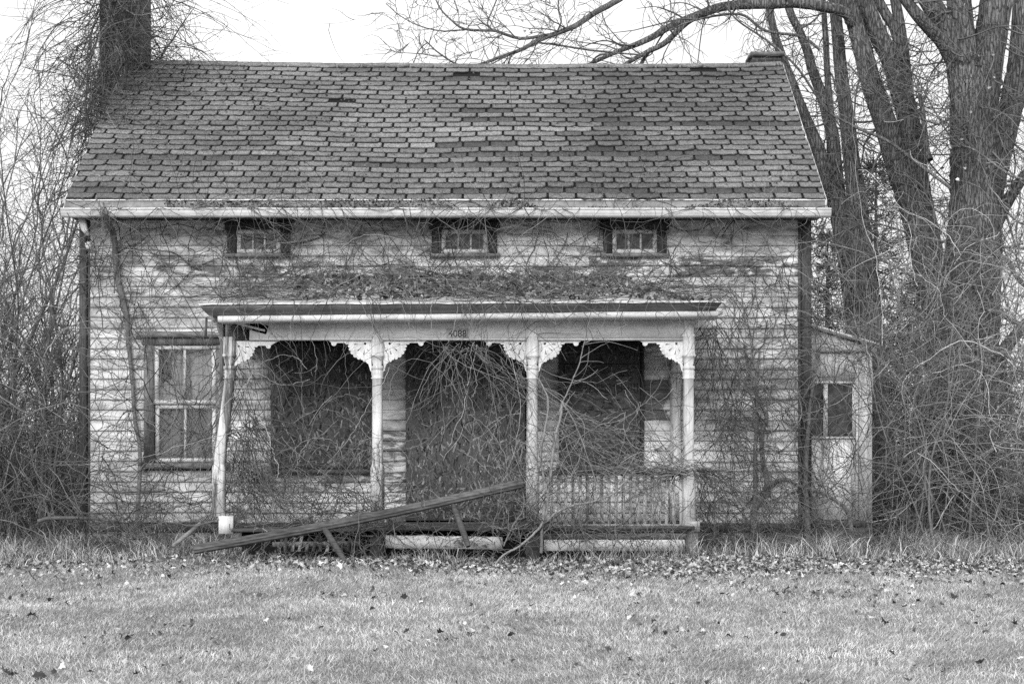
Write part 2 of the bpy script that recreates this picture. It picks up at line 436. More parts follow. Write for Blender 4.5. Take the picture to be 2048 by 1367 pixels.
PITCH = .1126
def clap(mb, x0, x1, z0, z1, holes, y=0.0, peelf=None):
    nrow = int(math.ceil((z1-z0)/PITCH))
    for r in range(nrow):
        zb = z0+r*PITCH; zt = min(zb+PITCH+.012, z1+.01); zc = zb+PITCH*.5
        cuts = [(a, c) for (a, c, lo, hi) in holes if lo < zc < hi]
        iv = [(x0, x1)]
        for a, c in cuts:
            nv = []
            for p, q in iv:
                if c <= p or a >= q: nv.append((p, q)); continue
                if a > p: nv.append((p, a))
                if c < q: nv.append((c, q))
            iv = nv
        for p, q in iv:
            xs = [p]
            while q-xs[-1] > 3.2:
                xs.append(xs[-1]+random.uniform(1.4, 3.0))
            if q-xs[-1] < .3 and len(xs) > 1: xs.pop()
            xs.append(q)
            for a, c in zip(xs[:-1], xs[1:]):
                gap = .002
                n = max(1, int((c-a)/.16)); tone = random.uniform(.84, 1.08); drop = random.uniform(-.004, .003)
                if random.random() < .12: drop -= .006
                ph = random.random()*6; pl0 = random.uniform(-.25, .2)
                vs = []; pe = []
                for i in range(n+1):
                    u = a+gap+(c-a-2*gap)*i/n
                    wz = drop+.0025*math.sin(u*2.3+ph)+random.uniform(-.0015, .0015); wy = .003*math.sin(u*1.7+ph*2)
                    if random.random() < .05: wz += .006
                    vs += [(u, y-.006, zb+wz), (u, y-.024+wy, zb+wz), (u, y-.019+wy, zb+wz+.02), (u, y-.005, zt)]
                    pk = pl0+(peelf(u, zc) if peelf else 0); pe += [pk]*4
                fs = [(i*4+j, i*4+4+j, i*4+5+j, i*4+1+j) for i in range(n) for j in range(3)]
                fs += [(0, 1, 2, 3), (n*4+3, n*4+2, n*4+1, n*4)]
                mb.add(vs, fs, tone, pe)
def peel_front(x, z):
    px = 1024+x/S(0); py = HOR-(z-CAM_Z)/S(0); v = 0.0
    if 1280 < px < 1342: v += 1.1 if 752 < py < 830 else .32 if 880 < py < 912 else -.1
    if 480 < py < 560: v += .38
    if px > 1400 and py > 700: v -= .12
    if px < 300 and py > 600: v -= .25
    if 520 < px < 1000 and 930 < py < 1050: v += .12
    if 522 < py < 542 and (460 < px < 560 or 880 < px < 1010): v -= .8
    if 545 < py < 575: v -= .35
    if 440 < py < 515: v -= .3
    if 765 < px < 812 and py > 820: v += .3
    return v
holes = []
def H(pxa, pxb, pya, pyb): holes.append((X(pxa, 0), X(pxb, 0), Z(pyb, 0), Z(pya, 0)))
H(455, 580, 440, 512); H(864, 994, 440, 512); H(1206, 1333, 440, 512)
H(290, 450, 678, 940); H(542, 752, 672, 940); H(812, 1052, 660, 1046); H(1118, 1284, 680, 932)
wm_ = MB(); clap(wm_, XL+.05, XR-.05, ZB, ZT, holes, 0.0, peel_front)
front = wm_.build('wall', M['siding'], house)
# thin sheathing behind the siding, cut round the openings
sh = MB(); xs_ = sorted({XL+.02, XR-.02, *[h[0] for h in holes], *[h[1] for h in holes]}); zs_ = sorted({ZB-.1, ZT, *[h[2] for h in holes], *[h[3] for h in holes]})
for a, c in zip(xs_[:-1], xs_[1:]):
    for lo, hi in zip(zs_[:-1], zs_[1:]):
        mx_, mz_ = (a+c)/2, (lo+hi)/2
        if not any(h[0] < mx_ < h[1] and h[2] < mz_ < h[3] for h in holes): sh.add([(a, -.002, lo), (c, -.002, lo), (c, -.002, hi), (a, -.002, hi)], [(0, 1, 2, 3)])
sh.build('sheathing', M['darkwood'], house)
# gable walls and rear wall
RY, RZ = 2.53, Z(134, 2.53); EY, EZ = -.40, Z(400.5, -.40)
for xw, sg in ((XL, -1), (XR, 1)):
    g = MB(); n = int((ZT-ZB)/PITCH)
    for r in range(46):
        zb = ZB+r*PITCH; zt = zb+PITCH+.01
        ry = 0.03; ra = YB-.03
        if zb > ZT: 
            u = (zb-ZT)/(RZ-.12-ZT)
            if u >= 1: break
            ry = .03+(RY-.03)*u; ra = YB-.03-(YB-RY-.03)*u
        g.add([(xw-sg*.0, ry, zt), (xw+sg*.02, ry, zb), (xw+sg*.02, ra, zb), (xw, ra, zt), (xw, ry, zb), (xw, ra, zb)], [(0, 1, 2, 3), (1, 4, 5, 2)], random.uniform(.85, 1.05))
    g.build('wall', M['siding'], house)
g = MB(); g.box(XL, XR, YB, YB+.03, ZB-.2, ZT); g.build('wall', M['siding'], house)
# foundation and sill beam
f = MB()
for i in range(40):
    a = XL+(XR-XL)*i/40; c = XL+(XR-XL)*(i+1)/40
    for r in range(2):
        f.box(a+.004, c-.004, -.02+random.uniform(-.012, .012), .12, -.1+r*.155, -.1+(r+1)*.155-.006, random.uniform(.6, 1.3))
f.box(XL, XR, .05, YB, -.2, .2, .5)
f.build('foundation', M['stone'], house)
f = MB(); f.prism([(-.03, ZB-.085), (-.03, ZB-.004), (.1, ZB-.004), (.1, ZB-.085)], XL, XR, n=14, wob=.008); f.build('sill_beam', M['darkwood'], house)
# corner boards
for a, c in ((160, 174), (1603, 1622)):
    cb = MB(); cb.box(X(a, 0), X(c, 0), -.034, .05, ZB-.1, ZT-.01, 1.0); cb.build('corner_board', M['darkwood_v'], house)

# ---- roof
rf = MB()
XRL, XRR = -4.80, 3.36
EXPO = .1295
SLOPE = math.hypot(RY-EY, RZ-EZ); cy_, cz_ = (RY-EY)/SLOPE, (RZ-EZ)/SLOPE
def roofpt(x, v, lift=0.0):
    u = v/SLOPE; t = min(1.0, max(0.0, (x-XRL)/(XRR-XRL)))
    sag = u*(.085*(1-t)**2.2+.055*t**3) + .03*(1-u)*(abs(t-.45)) 
    wave = .0035*math.sin(x*2.6+v*1.3)+.0025*math.sin(x*5.1-v*2.7)+.005*math.sin(x*.9+v*3.9+1)
    sag += wave-.012*math.exp(-((x+1.3)/.9)**2)*math.sin(u*3.1)
    return (x, EY+cy_*v-cz_*lift, EZ+cz_*v+cy_*lift+sag)
def roof_inv(px, py):     # pixel to (x, v) on the roof plane
    v = SLOPE*(400.5-py)/(400.5-134.)
    for _ in range(6):
        y = EY+cy_*v; z = EZ+cz_*v; e = (HOR-(z-CAM_Z)/S(y))-py; v += e*.0135
    return X(px, EY+cy_*v), v
NROW = int(SLOPE/EXPO)
under = MB(); nx_ = 60
for r in range(14):
    for i in range(nx_):
        x0 = XRL+(XRR-XRL)*i/nx_; x1 = XRL+(XRR-XRL)*(i+1)/nx_; v0 = SLOPE*r/14; v1 = SLOPE*(r+1)/14
        rf.add([roofpt(x0, v0, -.004), roofpt(x1, v0, -.004), roofpt(x1, v1, -.004), roofpt(x0, v1, -.004)], [(0, 1, 2, 3)], .06)
missing = []
for (a, c, py, tn) in ((882, 1160, 161, .5), (1165, 1490, 161, .5), (935, 1030, 228, .55), (905, 1030, 246, .55), (1160, 1315, 246, .5), (1190, 1500, 256, .5),
                       (880, 1100, 266, 1.7), (1060, 1190, 266, 1.6), (690, 890, 291, 1.8), (555, 700, 291, 1.6), (895, 1030, 291, .5), (1160, 1215, 301, .4), (895, 1400, 311, .55),
                       (1370, 1520, 320, .5), (720, 870, 327, .55), (880, 1010, 327, .6), (920, 1040, 388, .5), (1090, 1290, 388, .5), (1400, 1530, 388, .5), (1165, 1225, 378, .5),
                       (380, 560, 325, .6), (200, 400, 324, .6), (1290, 1500, 166, .55), (1540, 1640, 388, .55), (1430, 1600, 253, .5), (130, 250, 385, .6)):
    xa, v = roof_inv(a, py); xb, _ = roof_inv(c, py); missing.append((xa, xb, int(v/EXPO), tn))
def old_patch(x, v):   # 0 = fresh tabs, 1 = curled and worn
    return float(np.clip(vnoise(np.array(x*.75+9.1), np.array(v*.95+3.7), 4)*1.7-.35, 0, 1))
TABW = .305
for r in range(NROW+1):
    v0 = r*EXPO+random.uniform(-.004, .004); off = (r % 2)*TABW*.5+.03*math.sin(r*1.7)
    if 10 < r < 18: off += .09
    k = -1
    x = XRL-TABW+off
    rowtone = random.uniform(.9, 1.1); strip = 1.0; cnt = 0
    while x < XRR:
        if cnt % 3 == 0: strip = random.uniform(.8, 1.18)
        cnt += 1
        xa, xb = max(x+.014, XRL-.01), min(x+TABW-.014, XRR+.012); x += TABW
        if xb-xa < .03: continue
        xm = (xa+xb)/2; tn = None
        for (ma, mb_, mr, mt) in missing:
            if mr == r and ma < xm < mb_: tn = mt
        wear = old_patch(xm, v0); lift = .005; jag = .005+.008*wear; rnd = .006+.008*wear
        low = tn is not None and tn < 1
        if low: lift = .0; wear = .1; jag = .003; rnd = .01
        if tn is None and random.random() < .002+.003*wear: continue
        tone = rowtone*strip*random.uniform(.88, 1.12)*(1.0-.26*wear) if tn is None else tn*random.uniform(.9, 1.1)*.85
        c0 = random.uniform(0, .006)+.012*wear*random.random(); c1 = random.uniform(0, .005)+.012*wear*random.random()
        shade_w = random.uniform(.007, .018); lip_shade = random.choice((.06, .1, .15, .3)); thick = random.uniform(.005, .012); m = 9; vs = []; tt = []  # butt shadow painted as a dark band and lip below each tab
        vtop = min(v0+EXPO+.02, SLOPE)
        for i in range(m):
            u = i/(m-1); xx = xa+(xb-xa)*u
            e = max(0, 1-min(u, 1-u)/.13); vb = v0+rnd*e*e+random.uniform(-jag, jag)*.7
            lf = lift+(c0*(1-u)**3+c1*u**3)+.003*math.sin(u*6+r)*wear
            vs += [roofpt(xx, vb-(.004 if low else shade_w*random.uniform(.6, 1.2)), .0042), roofpt(xx, vb, .0058), roofpt(xx, vb+.001, lf+(.003 if low else thick+.003)), roofpt(xx, vb+.035, lf*.8+(.002 if low else thick*.8+.002)), roofpt(xx, vtop, .001)]
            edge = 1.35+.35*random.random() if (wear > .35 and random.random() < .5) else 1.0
            tt += [tone*lip_shade, tone*lip_shade, tone*edge, tone, tone*.97]
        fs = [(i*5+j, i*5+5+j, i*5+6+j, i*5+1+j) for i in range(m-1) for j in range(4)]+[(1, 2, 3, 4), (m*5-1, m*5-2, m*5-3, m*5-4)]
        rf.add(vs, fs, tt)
x = XRL
while x < XRR-.05:     # ridge caps
    w = .15*random.uniform(.9, 1.1); xa, xb = x, min(x+w+.02, XRR)
    p0 = roofpt(xa, SLOPE, .012); p1 = roofpt(xb, SLOPE, .016); a0 = roofpt(xa, SLOPE-.11, .008); a1 = roofpt(xb, SLOPE-.11, .012)
    bk = lambda p: (p[0], 2*RY-p[1]+.0, p[2])
    rf.add([a0, a1, p1, p0, bk(a1), bk(a0)], [(0, 1, 2, 3), (3, 2, 4, 5)], random.uniform(.95, 1.35)); x += w
for i in range(nx_):    # rear slope
    x0 = XRL+(XRR-XRL)*i/nx_; x1 = XRL+(XRR-XRL)*(i+1)/nx_
    a, c = roofpt(x0, 0), roofpt(x1, 0); d, e = roofpt(x0, SLOPE), roofpt(x1, SLOPE)
    rf.add([d, e, (x1, 2*RY-EY, c[2]), (x0, 2*RY-EY, a[2])], [(0, 1, 2, 3)], .8)
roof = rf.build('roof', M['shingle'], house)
for xx in (XRL-.015, XRR+.004):
    rb = MB()
    for i in range(12):
        p = [roofpt(xx, SLOPE*u/12, -.006) for u in (i, i+1)]; d = .10
        rb.hexa([(xx, p[0][1], p[0][2]-d), (xx+.022, p[0][1], p[0][2]-d), (xx+.022, p[1][1], p[1][2]-d), (xx, p[1][1], p[1][2]-d),
                 (xx, p[0][1], p[0][2]), (xx+.022, p[0][1], p[0][2]), (xx+.022, p[1][1], p[1][2]), (xx, p[1][1], p[1][2])], .8)
    rb.build('rake_board', M['trim'], house)
# fascia, gutter, soffit
fz = roofpt(0, 0)[2]
fa = MB(); fa.prism([(-.40, fz-.17), (-.40, fz-.018), (-.375, fz-.018), (-.375, fz-.17)], XRL, XRR, dz0=.012, dz1=.014, n=10); fa.build('fascia', M['fascia'], house)
fa = MB(); fa.prism([(-.412, fz-.026), (-.412, fz-.012), (-.36, fz-.006), (-.36, fz-.02)], XRL, XRR, dz0=.012, dz1=.014, n=24, wob=.003); fa.build('drip_edge', M['gutter'], house)
gz = Z(433, -.52); gu = MB()
gprof = [(-.402, gz+.085), (-.402, gz), (-.49, gz), (-.495, gz+.012), (-.500, gz+.014), (-.500, gz+.020), (-.508, gz+.028), (-.522, gz+.056), (-.522, gz+.074), (-.530, gz+.074), (-.530, gz+.088), (-.520, gz+.088), (-.514, gz+.06), (-.488, gz+.008), (-.408, gz+.008), (-.408, gz+.085)]
gu.prism(gprof, XRL-.02, XRR+.05, dz0=.004, dz1=.003, n=30, wob=.0035)
gutter = gu.build('gutter', M['gutter'], house)
sf = MB(); sf.box(XL-.1, XR+.15, -.398, -.03, ZT-.03, ZT-.012); sf.build('soffit', M['darkwood'], house)
# downspout elbow at the left corner
dn = MB(); dn.lathe([(Z(470, -.3), .02, .8, .06), (Z(460, -.3), .035, .8, .03), (Z(436, -.3), .042, .8, 0)], X(164, -.3), -.3); dn.build('downspout', M['gutter'], house)
lp = MB(); lp.lathe([(Z(498, -.12), .02, 0), (Z(491, -.12), .038, 0), (Z(487, -.12), .036, 0), (Z(483, -.12), .015, 0)], X(177, -.12), -.12); lp.box(X(177, -.12)-.008, X(177, -.12)+.008, -.11, 0, Z(486, -.12), Z(483, -.12)); lp.build('insulator', M['gutter'], house)

# chimneys
ch = MB(); zc1 = 7.6
ch.box(-5.11, -4.59, 2.35, 2.9, 0, zc1, 1.0)
ch.build('chimney', M['brick'], house)
ch = MB(); cx0, cx1 = X(1503, 2.95), X(1560, 2.95)
ch.box(cx0, cx1, 2.85, 3.25, 5.0, Z(112, 2.85)); c2 = ch.build('chimney', M['brick'], house)
ch = MB(); ch.box(cx0-.03, cx1+.03, 2.80, 3.30, Z(112, 2.85)+.002, Z(105, 2.85)); ch.lathe([(Z(105, 2.85)+.003, .10, .2), (Z(99, 2.85), .09, .1)], (cx0+cx1)/2, 3.05); ch.build('chimney_cap', M['stone'], c2)

# ---- windows
def attic_window(pa, pb):
    y = -.03; x0, x1 = X(pa, y), X(pb, y); z0, z1 = Z(506, y), Z(441, y)
    m = MB(); cw = .10
    m.box(x0, x0+cw, -.04, .04, z0, z1-.10, 1.0); m.box(x1-cw, x1, -.04, .04, z0, z1-.10, 1.0); m.box(x0-.03, x1+.03, -.045, .04, z1-.10+.002, z1, .8)
    w = m.build('attic_window', M['darkwood_v'], house)
    s = MB(); a, c = x0+cw+.004, x1-cw-.004; zt = z1-.10; fw = .045
    s.box(a, a+fw, -.028, .03, z0+.045, zt-.045); s.box(c-fw, c, -.028, .03, z0+.045, zt-.045); s.box(a, c, -.03, .03, z0, z0+.043); s.box(a, c, -.03, .03, zt-.043, zt)
    for k in (1, 2):
        mxp = a+fw+(c-a-2*fw)*k/3; s.box(mxp-.010, mxp+.010, -.022, .02, z0+.045, zt-.045)
    s.build('sash', M['sash'], w)
    g = MB(); g.add([(a+.01, 0, z0+.02), (c-.01, 0, z0+.02), (c-.01, 0, zt-.02), (a+.01, 0, zt-.02)], [(0, 1, 2, 3)]); g.build('pane', M['glass'], w)
    l = MB(); l.prism([(-.07, z0-.045), (-.075, z0-.008), (.0, z0-.002), (.0, z0-.045)], x0-.03, x1+.03, n=4, wob=.004); l.build('sill', M['greywood'], w)
attic_window(455, 580); attic_window(864, 994); attic_window(1206, 1333)

def main_window():
    y = -.03; x0, x1 = X(288, y), X(452, y); z0, z1 = Z(924, y), Z(690, y)
    m = MB(); cw = .11; m.box(x0, x0+cw, -.045, .05, z0, z1, .9); m.box(x1-cw, x1, -.045, .05, z0, z1, .9); m.box(x0-.02, x1+.02, -.05, .05, z1+.002, z1+.07, .5)
    w = m.build('window', M['greywood_v'], house)
    c = MB(); zc = z1+.075; c.prism([(-.05, zc), (-.09, zc+.018), (-.10, zc+.05), (-.05, zc+.075), (-.0, zc+.08), (-.0, zc)], x0-.08, x1+.04, n=5, wob=.006); c.build('cornice', M['greywood'], w)
    l = MB(); l.prism([(-.085, z0-.07), (-.09, z0-.012), (.0, z0-.002), (.0, z0-.07)], x0-.04, x1+.04, n=4, wob=.005); l.build('sill', M['greywood'], w)
    a, d = x0+cw+.004, x1-cw-.004; zm = Z(808, y); fw = .045
    for lo, hi, yo in ((z0+.002, zm-.002, .03), (zm+.002, z1-.002, .0)):
        s = MB(); s.box(a, a+fw, yo-.025, yo+.02, lo+fw, hi-fw); s.box(d-fw, d, yo-.025, yo+.02, lo+fw, hi-fw)
        s.box(a, d, yo-.028, yo+.02, lo, lo+fw-.001); s.box(a, d, yo-.028, yo+.02, hi-fw+.001, hi); mm = X(369, y); s.box(mm-.013, mm+.013, yo-.02, yo+.015, lo+fw, hi-fw)
        s.build('sash', M['sash'], w)
        g = MB(); g.add([(a+.01, yo, lo+.01), (d-.01, yo, lo+.01), (d-.01, yo, hi-.01), (a+.01, yo, hi-.01)], [(0, 1, 2, 3)]); g.build('pane', M['pane'], w)
    cu = MB(); n = 48
    for i in range(n):
        u0, u1 = a+(d-a)*i/n, a+(d-a)*(i+1)/n; yy = lambda u: .085+.014*math.sin(u*55)+.006*math.sin(u*131)
        top = z1-.02
        if a+.03 < u0 < a+.16: top -= .36-.9*abs(u0-a-.09)+random.uniform(0, .08)
        lo = z0+.02
        seg = [lo, zm-.04, top] if top > zm else [lo, top]
        tones = [.62, .60, 1.0, 1.0]
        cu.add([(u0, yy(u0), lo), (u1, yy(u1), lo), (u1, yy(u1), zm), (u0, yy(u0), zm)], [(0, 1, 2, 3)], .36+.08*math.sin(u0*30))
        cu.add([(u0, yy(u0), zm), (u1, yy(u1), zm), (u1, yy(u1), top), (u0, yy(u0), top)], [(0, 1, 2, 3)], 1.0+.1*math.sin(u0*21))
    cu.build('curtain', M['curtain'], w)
main_window()

# ---- strand-board panels over the porch openings
def osb(pa, pb, pya, pyb, vert, seed, stamp=False, split=None, tone=1.0):
    r = np.random.default_rng(seed); y = -.05
    x0, x1, z0, z1 = X(pa, y), X(pb, y), Z(pyb, y), Z(pya, y)
    m = MB(); m.box(x0, x1, y, -.012, z0, z1, tone)
    n = int((x1-x0)*(z1-z0)*1000)
    cx = r.uniform(x0, x1, n); cz = r.uniform(z0, z1, n); ln = r.uniform(.03, .10, n); wd = r.uniform(.006, .022, n)
    an = (math.pi/2 if vert else 0)+r.normal(0, .5, n); an = np.where(r.random(n) < .15, r.uniform(0, 3.14, n), an); tn = tone*np.where(r.random(n) < .3, r.uniform(.12, .5, n), np.where(r.random(n) < .75, r.uniform(.7, 1.3, n), r.uniform(1.6, 3.0, n)))
    for i in range(n):
        c, s_ = math.cos(an[i])*ln[i]/2, math.sin(an[i])*ln[i]/2; p, q = -math.sin(an[i])*wd[i]/2, math.cos(an[i])*wd[i]/2
        yy = y-.0006-.003*r.random()
        k = r.uniform(.4, .9)
        pts = [(cx[i]-c-p*k, cz[i]-s_-q*k), (cx[i]+c-p, cz[i]+s_-q), (cx[i]+c*.9+p*k, cz[i]+s_*.9+q*k), (cx[i]-c*.85+p, cz[i]-s_*.85+q)]
        if min(a for a, _ in pts) < x0 or max(a for a, _ in pts) > x1 or min(a for _, a in pts) < z0 or max(a for _, a in pts) > z1: continue
        m.add([(a, yy, zz) for a, zz in pts], [(0, 1, 2, 3)], float(tn[i]))
    o = m.build('board_panel', M['flake'], house)
    return o
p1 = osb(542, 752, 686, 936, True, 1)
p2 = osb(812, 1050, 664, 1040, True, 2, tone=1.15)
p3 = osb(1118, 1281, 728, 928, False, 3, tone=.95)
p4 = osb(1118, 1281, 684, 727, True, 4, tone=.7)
p4['label'] = 'narrow strip of strand board above the stamped panel'
# worn printer's stamp across the right panel: unreadable upright strokes, as in the photograph
st = MB(); r = random.Random(3); px = 1158
while px < 1276:
    wgl = r.uniform(4, 7); y = -.0545; a, c = X(px, y), X(px+wgl, y); z0, z1 = Z(784+r.uniform(-1, 1), y), Z(767+r.uniform(-1, 2), y); t = .0042
    st.box(a, a+t, y, y+.002, z0, z1); 
    if r.random() < .75: st.box(c-t, c, y, y+.002, z0, z1)
    for zz in (z0, (z0+z1)/2, z1-t):
        if r.random() < .6: st.box(a+t+.0005, c-t-.0005, y, y+.002, zz, zz+t)
    px += wgl+r.choice((1.6, 2, 2.4, 6 if r.random() < .3 else 2))
st.build('stamp', M['ink'], p3)
# dark frames round the openings
fr = MB()
def jamb(pa, pb, pya, pyb, t=1.0): fr.box(X(pa, 0), X(pb, 0), -.062, .02, Z(pyb, 0), Z(pya, 0), t)
jamb(1281.5, 1287, 684, 930, .8)
fr.build('jamb', M['darkwood_v'], house)
for pa, pb, pz in ((536, 757, 937), (1112, 1290, 930)):
    l = MB(); l.prism([(-.09, Z(pz+9, 0)), (-.095, Z(pz+1, 0)), (-.0, Z(pz, 0)), (-.0, Z(pz+9, 0))], X(pa, 0), X(pb, 0), n=4, wob=.006); l.build('sill', M['darkwood'], house)

# ---- porch
PY = -1.40; ps = S(PY)
def pz(py): return Z(py, PY)
deck_z = pz(1050)
def tilt(x): return -.03*(1.6-x)/4.7      # the porch sags towards its left end
dk = MB()
for i in range(13):
    y0 = -1.62+i*.122
    dk.prism([(y0, deck_z-.03), (y0, deck_z), (y0+.117, deck_z), (y0+.117, deck_z-.03)], X(470, PY), X(1385, PY), dz0=tilt(-2.8), n=8, wob=.02, tone=random.uniform(.6, 1.2))
deck = dk.build('porch_deck', M['darkwood'], house)
sk = MB(); sk.prism([(-1.60, pz(1062)), (-1.60, pz(1053)), (-1.57, pz(1053)), (-1.57, pz(1062))], X(1085, PY), X(1368, PY), n=5, wob=.006, tone=.9)
sk.prism([(-1.585, pz(1075)), (-1.585, pz(1064)), (-1.55, pz(1064)), (-1.55, pz(1075))], X(1085, PY), X(1368, PY), n=5, wob=.006, tone=1.6)
sk.build('joist', M['darkwood'], deck)
for pa, pb, a, c, tn in ((1088, 1368, 1076, 1098, 1.0), (772, 1005, 1067, 1092, .85)):
    q = MB(); q.prism([(-1.66, pz(c)), (-1.66, pz(a)), (-1.63, pz(a)), (-1.63, pz(c))], X(pa, PY-.2), X(pb, PY-.2), dz0=.0, dz1=-.02 if pa < 1000 else 0, n=6, wob=.008, tone=tn, peel=.0 if pa > 1000 else .25)
    q.build('skirt_board', M['trim'], deck)
q = MB(); q.box(X(480, PY), X(1380, PY), -1.3, -1.25, -.1, deck_z-.05); q.build('crawl_shade', M['void'], deck)  # near-black sheet drawn as the shade under the deck

def post_profile(top=636, bot=1046, off=lambda py: 0.0, basew=13.5, rnd=1.0):
    rows = [(top, 11, 1), (648, 12, 1), (649, 10, 1), (668, 10.5, 1), (669, 13, 1), (673, 13, 1), (674, 12, 1), (708, 12, 1), (709, 13.5, 1), (713, 13.5, 1), (714, 12, .9), (731, 9, .5), (732, 12.5, .2), (738, 13, .1), (739, 10.5, 0),
            (741, 12.0, 0), (748, 12.5, 0), (754, 11, 0), (755, 13, 0), (757, 13, 0), (758, 10.3, .75), (840, 10.6, .75), (926, 11, .75), (927, 10.5, .8), (929, 11, 1), (936, basew, 1), (bot, basew, 1)]
    return [(pz(p), h*ps, q, off(p)*ps) for p, h, q in rows][::-1]
def bracket(px_face, sgn, parent, y=PY, scale=1.0, py0=676):
    """sawn fan bracket with beaded rim and sunburst slits; outline in local pixel units from the post face"""
    cu = bpy.data.curves.new('br', 'CURVE'); cu.dimensions = '2D'; cu.fill_mode = 'BOTH'; cu.extrude = .016
    def circ(cx, cy, r_, a0, a1, n=7): return [(cx+r_*math.cos(R(a0+(a1-a0)*i/(n-1))), cy+r_*math.sin(R(a0+(a1-a0)*i/(n-1)))) for i in range(n)]
    out = [(0, 0), (0, 68), (2.5, 64), (4, 58)]
    out += [(6, 52)] + circ(6, 47, 4.2, 100, -10, 5) + circ(13, 43.5, 4.2, 120, 0, 5)
    for cx_, cy_2, a in ((18, 39.5, 110), (25, 38.5, 105), (32, 34.5, 120), (37.5, 28.5, 140), (41, 21.5, 150), (43, 15, 160)):
        out += circ(cx_, cy_2, 4.3, a, a-150, 6)
    out += [(44, 12.5), (51, 12.5), (53, 9.5), (69, 9.5)] + circ(75, 10.5, 5.2, 150, -20, 9) + [(82, 8), (86, 5), (92, 2), (95, 0)]
    hol = [circ(12.5, 11, 2.6, 0, 330, 12), [(23, 12.2), (34, 11.2), (34, 13.8)], [(18.5, 17.5), (28.6, 24.6), (26.8, 26.4)], [(13, 22), (16.6, 32.5), (14.2, 33)], [(9.6, 20), (6.2, 27), (5.0, 25.6)]]
    for poly in [out]+hol:
        sp = cu.splines.new('POLY'); sp.points.add(len(poly)-1); sp.use_cyclic_u = True
        for pt, (u, v) in zip(sp.points, poly): pt.co = (u*ps*scale, -v*ps*scale, 0, 1)
    tmp = bpy.data.objects.new('tmp', cu); COL.objects.link(tmp)
    dg = bpy.context.evaluated_depsgraph_get(); me = bpy.data.meshes.new_from_object(tmp.evaluated_get(dg))
    vs = np.array([v.co for v in me.vertices]); fs = [tuple(p.vertices) for p in me.polygons]
    bpy.data.objects.remove(tmp); bpy.data.curves.remove(cu); bpy.data.meshes.remove(me)
    return vs, fs, sgn, X(px_face, y), y, Z(py0, y)
def place_bracket(px_face, sgn, parent, y=PY, rotd=0.0, scale=1.0, py0=676, tone=1.0):
    vs, fs, sgn, bx_, by_, bz_ = bracket(px_face, sgn, parent, y, scale, py0)
    c, s_ = math.cos(R(rotd)), math.sin(R(rotd))
    out = []
    for u, v, w in vs:
        xx = sgn*u; out.append((bx_+xx*c-w*s_, by_+xx*s_+w*c, bz_+v))
    if sgn < 0: fs = [f[::-1] for f in fs]
    m = MB(); m.add(out, fs, tone); m.build('bracket', M['fret'], parent)
posts = {}
for pxp, bot in ((755, 1044), (1065, 1046), (1377, 1046)):
    m = MB(); m.lathe(post_profile(636, bot), X(pxp, PY), PY, 16)
    posts[pxp] = m.build('porch_post', M['post'], house)
    place_bracket(pxp-12, -1, posts[pxp])
    if pxp < 1300: place_bracket(pxp+12, 1, posts[pxp])
place_bracket(1377, 1, posts[1377], PY+.06, 82, .8, 655)
lean = lambda py: (14 if py < 760 else 14-(py-760)*22/170 if py < 930 else -8)
m = MB(); m.lathe(post_profile(690, 1032, lean, 12.5)[:-6], X(446, PY), PY, 16, .95, .25)
m.box(X(440, PY), X(468, PY), PY-.08, PY+.06, pz(1066), pz(1031), 1.0, .1)
m.bar(W(470, 665, PY-.02), W(464, 735, PY-.02), .02, .05, 1.0, .3)
m.bar(W(446, 636, PY+.02), W(444, 760, PY+.02), .045, .05, .22, .4)
lp_ = m.build('porch_post', M['post'], house); lp_['label'] = 'broken leaning left porch post with split base'
place_bracket(466, 1, lp_, PY, 0, .95, 682, .92)
place_bracket(444, -1, lp_, PY+.02, 78, .8, 637)
m = MB(); m.lathe([(Z(p, -.06), h*S(-.06), q) for p, h, q in ((715, 9, 1), (738, 9, 1), (739, 12, .2), (745, 12, .2), (746, 9, 0), (752, 12, 0), (764, 12.5, 0), (770, 11, .2), (930, 11, .6), (931, 13, 1), (1040, 13, 1))][::-1], X(1351, -.06), -.06, 16)
m.build('pilaster', M['post'], house)
# pedestals under the posts
m = MB(); m.box(X(1364, PY), X(1397, PY), PY-.12, PY+.08, pz(1062), pz(1041), 1.3); m.box(X(1366, PY), X(1394, PY), PY-.10, PY+.06, -.15, pz(1063), .9)
m.build('pedestal', M['greywood'], house)
m = MB(); m.box(X(1052, PY), X(1080, PY), PY-.10, PY+.06, -.15, deck_z-.035, .6); m.build('pedestal', M['stone'], house)
m = MB(); m.box(X(742, PY), X(768, PY), PY-.10, PY+.06, -.15, deck_z-.035, .6); m.build('pedestal', M['stone'], house)
# beam with a missing, rotted end at the left
m = MB()
m.hexa([(X(500, PY), -1.44, pz(676)+.0), (X(1368, PY), -1.44, pz(675)), (X(1368, PY), -1.34, pz(675)), (X(500, PY), -1.34, pz(676)),
        (X(502, PY), -1.44, pz(634)), (X(1368, PY), -1.44, pz(632)), (X(1368, PY), -1.34, pz(632)), (X(502, PY), -1.34, pz(634))])
m.prism([(-1.448, pz(680.5)), (-1.448, pz(676.3)), (-1.33, pz(676.3)), (-1.33, pz(680.5))], X(500, PY), X(1364, PY), n=6, wob=.002, tone=.8)
m.bar(W(452, 637, -1.43), W(535, 660, -1.43), .09, .02, .3, .5); m.bar(W(470, 645, -1.45), W(530, 661, -1.45), .022, .02, 1.1)
beam = m.build('porch_beam', M['beam'], house)
for xe in ((X(447, PY)), (X(1377, PY))):      # side beams back to the wall
    m = MB(); m.box(xe-.05, xe+.05, -1.33 if xe > 0 else -1.25, -.03, pz(675), pz(636), .9); m.build('porch_beam', M['beam'], house)
